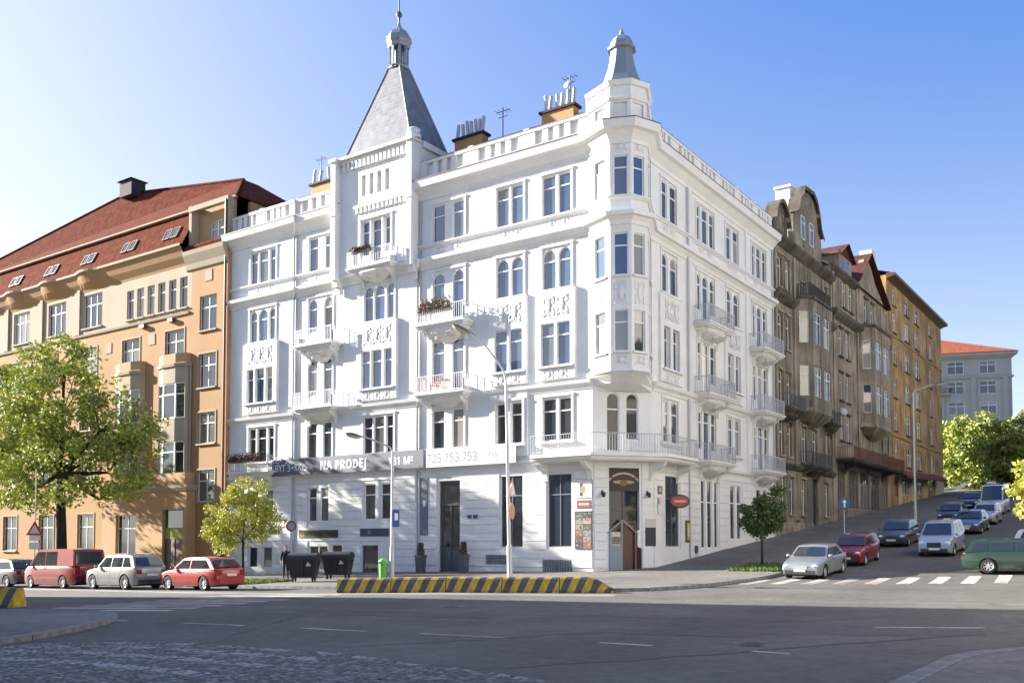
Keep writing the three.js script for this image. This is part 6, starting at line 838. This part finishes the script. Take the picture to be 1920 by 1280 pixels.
sign('corner_sign', 'dark brown sign with a winged oval emblem over the corner door', 1.66, 1.2, 1.76, 4.68, -0.12, canvasMat(256, 184, (c, w, h) => { c.fillStyle = '#33231c'; c.fillRect(0, 0, w, h); c.strokeStyle = '#b09a94'; c.lineWidth = 16; c.beginPath(); c.arc(128, 210, 170, Math.PI * 1.2, Math.PI * 1.8); c.stroke(); c.fillStyle = '#9a8a70'; c.beginPath(); c.ellipse(128, 112, 96, 16, 0, 0, 7); c.fill(); c.fillStyle = '#6a5a40'; c.beginPath(); c.ellipse(128, 120, 34, 26, 0, 0, 7); c.fill(); c.fillStyle = '#4a332a'; c.fillRect(0, 70, w, 10); }), TC);
{ // corner entrance with its small gabled wooden porch
  const t = thing('corner_entrance', 'blue grey gabled entrance porch with dark red door on the chamfered corner', 'entrance', ...(() => { const o = new THREE.Object3D(); put(o, TC, 0.9, 0.12, 0); return [o.position.x, 0.3, o.position.z]; })(), TC.ry);
  const bl = std([0.20, 0.24, 0.30], { roughness: 0.6 });
  mesh('doorway_backing', bx(0.0, 1.72, -0.2, 4.4, -0.36, -0.3), std([0.15, 0.095, 0.065], { roughness: 0.6 }), t); mesh('glazing', [bx(0.05, 0.84, 2.6, 4.38, -0.28, -0.26), bx(0.88, 1.68, 2.6, 4.38, -0.28, -0.26)], glass([0.02, 0.026, 0.034], { ior: 1.4 }), t); mesh('glazing_bar', [bx(0.83, 0.89, 2.4, 4.38, -0.28, -0.2), bx(0, 1.72, 3.4, 3.46, -0.27, -0.21)], mat.frameBrown, t);  // backing slab put behind the glazing to close the doorway, coloured wood brown
  mesh('porch_panel', [bx(0.0, 0.72, -0.2, 1.5, 0.0, 0.1), bx(0.0, 0.1, 1.5, 2.2, 0.0, 0.1), bx(0.64, 0.72, 1.5, 2.75, 0.0, 0.1)], bl, t); mesh('pane', bx(0.1, 0.64, 1.5, 2.2, 0.03, 0.05), panesDark[2], t); mesh('menu_card', bx(0.14, 0.6, 1.55, 1.95, 0.05, 0.06), std([0.22, 0.15, 0.12]), t);
  mesh('door', [bx(0.74, 1.42, -0.1, 2.45, -0.12, -0.06)], std([0.055, 0.007, 0.006], { roughness: 0.4 }), t, 'dark red wooden door leaf'); mesh('door_post', [bx(1.42, 1.5, -0.2, 2.4, -0.06, 0.1)], std([0.18, 0.11, 0.08]), t); mesh('side_panel', [bx(1.52, 1.78, -0.2, 1.35, 0.0, 0.1)], std([0.03, 0.01, 0.012]), t); mesh('price_list', bx(1.58, 1.72, 1.4, 2.3, 0.02, 0.06), plateMat, t);
  mesh('gable_board', [rod([-0.06, 2.15, 0.06], [0.72, 2.82, 0.06], 0.05, 0.05, 4), rod([0.72, 2.82, 0.06], [1.6, 2.1, 0.06], 0.05, 0.05, 4)], std([0.34, 0.28, 0.28]), t); mesh('doorstep', bx(-0.1, 1.8, -0.3, 0.02, 0.0, 0.5), mat.concrete, t);
}
sign('menu_board', 'dark chalk menu board right of the corner entrance', 0.62, 1.45, 0.32 + 2.9, 1.75, 0.0, canvasMat(64, 160, (c, w, h) => { c.fillStyle = '#b9b6ae'; c.fillRect(0, 0, w, 50); c.fillStyle = '#232a34'; c.fillRect(0, 50, w, 110); }), TC).position.x += 0.0;
{ const o = thing('oval_sign', 'red oval beer sign projecting from the side street wall', 'sign', 0.6, 4.2, -4.6, 0.75); mesh('rim', new THREE.CylinderGeometry(0.5, 0.5, 0.14, 28).rotateX(Math.PI / 2).scale(1.15, 0.75, 1), mat.black, o); mesh('face', new THREE.CylinderGeometry(0.42, 0.42, 0.17, 28).rotateX(Math.PI / 2).scale(1.17, 0.68, 1), std([0.28, 0.03, 0.015], { roughness: 0.4 }), o); mesh('lettering', [bx(-0.30, 0.34, -0.06, 0.06, 0.085, 0.09)], std([0.6, 0.35, 0.25]), o); mesh('bracket', bx(-0.62, -0.4, -0.03, 0.03, -0.2, 0.0), mat.black, o); }
sign('wall_case', 'small brass framed menu case on the side street wall', 0.7, 1.25, 6.9, 1.95, 0.04, canvasMat(64, 110, (c, w, h) => { c.fillStyle = '#4c4030'; c.fillRect(0, 0, w, h); c.fillStyle = '#a8a04a'; c.fillRect(14, 12, 36, 86); c.fillStyle = '#c9c2b0'; c.fillRect(24, 30, 18, 50); }), TB, 'sign', mat.frameBrown);
sign('small_plate', 'small brown framed plate high beside the side street window', 0.5, 0.45, 3.3, 4.55, 0.04, canvasMat(48, 44, (c, w, h) => { c.fillStyle = '#7a6a5c'; c.fillRect(0, 0, w, h); c.fillStyle = '#b5aa9a'; c.fillRect(10, 10, 28, 22); }), TB);
sign('paper_notice', 'pale pink and white notices below the small brown plate', 0.55, 0.85, 3.3, 3.5, 0.04, canvasMat(48, 80, (c, w, h) => { c.fillStyle = '#d9d4de'; c.fillRect(0, 0, w, h); c.fillStyle = '#4a4668'; c.fillRect(2, 6, 10, 26); c.fillStyle = '#dcb8cf'; c.fillRect(16, 4, 28, 30); }), TB);
for (const [label, T, u] of [['black wall lantern left of the corner door', TC, 0.5], ['black wall lantern right of the corner door', TC, 3.05]]) { const o = thing('wall_lantern', label, 'lantern', 0, 0, 0); put(o, T, u, 4.55, 0.05); mesh('bracket', [bx(-0.02, 0.02, 0, 0.04, 0, 0.25), bx(-0.06, 0.06, -0.1, 0.14, -0.01, 0.02)], mat.black, o); mesh('lamp', lathe([[0.03, 0.05], [0.1, 0.0], [0.08, -0.22], [0, -0.24]], 8).translate(0, 0, 0.25), mat.black, o); }
// ---------------------------------------------------------------- things on balconies
function flowerBox(label, x, y, z, w, cols, n, hgt = 0.4) { const t = thing('flower_box', label, 'flower box', x, y, z); mesh('box', bx(-w / 2, w / 2, 0, 0.2, -0.11, 0.11), std([0.14, 0.11, 0.08]), t); const g = leafGeo(n, () => [rr(-w / 2, w / 2), 0.2 + rr(-0.1, hgt) * rr(0.3, 1), rr(-0.2, 0.22)], 0.14, () => { const c = cols[Math.floor(rnd() * cols.length)], k = rr(0.7, 1.3); return c.map((v) => v * k); }); const m = new THREE.Mesh(g, leafMat); m.name = 'plants'; m.castShadow = true; t.add(m); return t; }
flowerBox('dry brown plants along the third floor balcony rail', -12.3, 15.35, 0.85, 2.4, [[0.16, 0.12, 0.08], [0.10, 0.11, 0.04], [0.2, 0.14, 0.1], [0.25, 0.06, 0.06]], 1200, 0.75); flowerBox('dark plants on the first floor balcony at the far left', -28.6, 7.35, 1.1, 3.6, [[0.03, 0.03, 0.02], [0.06, 0.04, 0.04], [0.18, 0.06, 0.08]], 1100, 0.5); flowerBox('dark plant box hung on the tower balcony rail', -17.9, 19.85, 1.2, 1.5, [[0.05, 0.045, 0.03], [0.08, 0.07, 0.04]], 420, 0.22);
{ const t = thing('balcony_chair', 'red folding chair on the second floor balcony', 'chair', -12.5, 10.66, 0.55, 0.2), rd = std([0.45, 0.05, 0.04], { roughness: 0.6 }); mesh('seat', [bx(-0.24, 0.24, 0.43, 0.47, -0.22, 0.22)], rd, t); for (let i = 0; i < 3; i++) mesh('back_slat', bx(-0.24, 0.24, 0.6 + i * 0.12, 0.68 + i * 0.12, -0.26, -0.23), rd, t); for (const a of [-1, 1]) { mesh('leg', rod([a * 0.22, 0, 0.22], [a * 0.22, 0.95, -0.25], 0.018), rd, t); mesh('leg', rod([a * 0.2, 0, -0.24], [a * 0.2, 0.45, 0.2], 0.018), rd, t); } }
{ const t = thing('balcony_table', 'red folding table beside the chair on the second floor balcony', 'table', -11.75, 10.66, 0.6), rd = std([0.45, 0.05, 0.04], { roughness: 0.6 }); mesh('top', new THREE.CylinderGeometry(0.38, 0.38, 0.03, 20).translate(0, 0.72, 0), rd, t); for (const a of [-1, 1]) { mesh('leg', rod([a * 0.28, 0, 0.2], [-a * 0.28, 0.7, 0.1], 0.016), rd, t); mesh('leg', rod([a * 0.28, 0, -0.2], [-a * 0.28, 0.7, -0.1], 0.016), rd, t); } }
{ const t = thing('balcony_pot', 'dark square pot at the left end of the third floor balcony', 'pot', -23.6, 14.76, 0.8); mesh('pot', [lathe([[0.18, 0], [0.24, 0.4], [0.26, 0.42], [0.22, 0.42]], 4)], std([0.05, 0.05, 0.05]), t); mesh('soil', bx(-0.13, 0.13, 0.36, 0.4, -0.13, 0.13), bark, t); }

// ---------------------------------------------------------------- person beside the bins
{
  const t = thing('person', 'person in black clothes standing left of the waste containers', 'person', -16.0, gh(-16.0, 8.7) + 0.12, 8.7, 0.9);
  const J = { hip: [0, 0.95, 0], chest: [0, 1.32, 0.01], neck: [0, 1.5, 0.01], head: [0, 1.66, 0.03] };
  const bones = [[J.hip, J.chest, 0.15, 0.17], [J.chest, J.neck, 0.15, 0.07], [J.neck, J.head, 0.06, 0.07]];
  for (const s of [-1, 1]) { bones.push([[s * 0.09, 0.94, 0], [s * 0.10, 0.5, 0.03], 0.095, 0.065], [[s * 0.10, 0.5, 0.03], [s * 0.11, 0.09, -0.02], 0.062, 0.045], [[s * 0.11, 0.06, -0.04], [s * 0.12, 0.045, 0.15], 0.045, 0.035]); const e = s > 0 ? [s * 0.27, 1.13, 0.06] : [s * 0.26, 1.12, -0.02], w = s > 0 ? [s * 0.22, 0.98, 0.26] : [s * 0.26, 0.88, 0.08]; bones.push([[s * 0.18, 1.42, 0], e, 0.062, 0.05], [e, w, 0.05, 0.036]); const f = [w[0] - s * 0.01, w[1] - 0.05, w[2] + 0.05]; bones.push([w, f, 0.034, 0.028]); for (let k = 0; k < 4; k++) bones.push([f, [f[0] + (k - 1.5) * 0.018, f[1] - 0.06 - (k === 1 || k === 2 ? 0.012 : 0), f[2] + 0.035], 0.011, 0.009]); bones.push([w, [w[0] - s * 0.045, w[1] - 0.05, w[2] + 0.04], 0.012, 0.01]); }
  const mc = new MarchingCubes(112, mat.black, false, false, 120000); mc.isolation = 0; const n = 112, sc = 0.95, P = V3();
  const cap = (p, a, b, r0, r1) => { const ab = [b[0] - a[0], b[1] - a[1], b[2] - a[2]], ap = [p[0] - a[0], p[1] - a[1], p[2] - a[2]], l = ab[0] ** 2 + ab[1] ** 2 + ab[2] ** 2, k = clamp((ap[0] * ab[0] + ap[1] * ab[1] + ap[2] * ab[2]) / l); return Math.hypot(ap[0] - ab[0] * k, ap[1] - ab[1] * k, ap[2] - ab[2] * k) - lerp(r0, r1, k); };
  for (let k = 0; k < n; k++) for (let j = 0; j < n; j++) for (let i = 0; i < n; i++) {
    const p = [(i - n / 2) / (n / 2) * sc, (j - n / 2) / (n / 2) * sc + 0.9, (k - n / 2) / (n / 2) * sc]; let d = 1; if (Math.abs(p[0]) < 0.45 && Math.abs(p[2]) < 0.45) { d = 9; for (const [a, b, r0, r1] of bones) { const e = cap(p, a, b, r0, r1), kk = 0.03, h = clamp(0.5 + 0.5 * (d - e) / kk); d = lerp(d, e, h) - kk * h * (1 - h); } const hd = Math.hypot(p[0] / 0.078, (p[1] - 1.67) / 0.115, (p[2] - 0.03) / 0.098) - 1; d = Math.min(d, hd * 0.08, Math.hypot(p[0], p[1] - 1.655, p[2] - 0.135) - 0.016); }
    mc.field[i + j * n + k * n * n] = -d;
  }
  mc.update(); const c = mc.count, pos = new Float32Array(c * 3), nor = new Float32Array(c * 3), col = new Float32Array(c * 3);
  for (let i = 0; i < c; i++) { const x = mc.positionArray[i * 3] * sc, y = mc.positionArray[i * 3 + 1] * sc + 0.9, z = mc.positionArray[i * 3 + 2] * sc; pos.set([x, y, z], i * 3); nor.set([mc.normalArray[i * 3], mc.normalArray[i * 3 + 1], mc.normalArray[i * 3 + 2]], i * 3); const hand = Math.abs(x) > 0.17 && y < 1.0 && y > 0.7, skin = (y > 1.52 && z > 0.0 && y < 1.72) || hand; col.set(skin ? [0.42, 0.26, 0.18] : y > 1.56 ? [0.03, 0.02, 0.015] : y < 0.09 ? [0.012, 0.012, 0.012] : y < 0.93 ? [0.02, 0.02, 0.03] : [0.014, 0.014, 0.018], i * 3); }
  const g = new THREE.BufferGeometry(); g.setAttribute('position', new THREE.BufferAttribute(pos, 3)); g.setAttribute('normal', new THREE.BufferAttribute(nor, 3)); g.setAttribute('color', new THREE.BufferAttribute(col, 3)); uvm(g); g.computeVertexNormals();
  mesh('body', g, new THREE.MeshStandardMaterial({ vertexColors: true, roughness: 0.85 }), t, null, true); mesh('hair', new THREE.SphereGeometry(1, 14, 8, 0, Math.PI * 2, 0, 1.5).scale(0.09, 0.11, 0.108).rotateX(-0.35).translate(0, 1.69, 0.015), std([0.02, 0.015, 0.012]), t);
}
renderer.render(scene, camera);
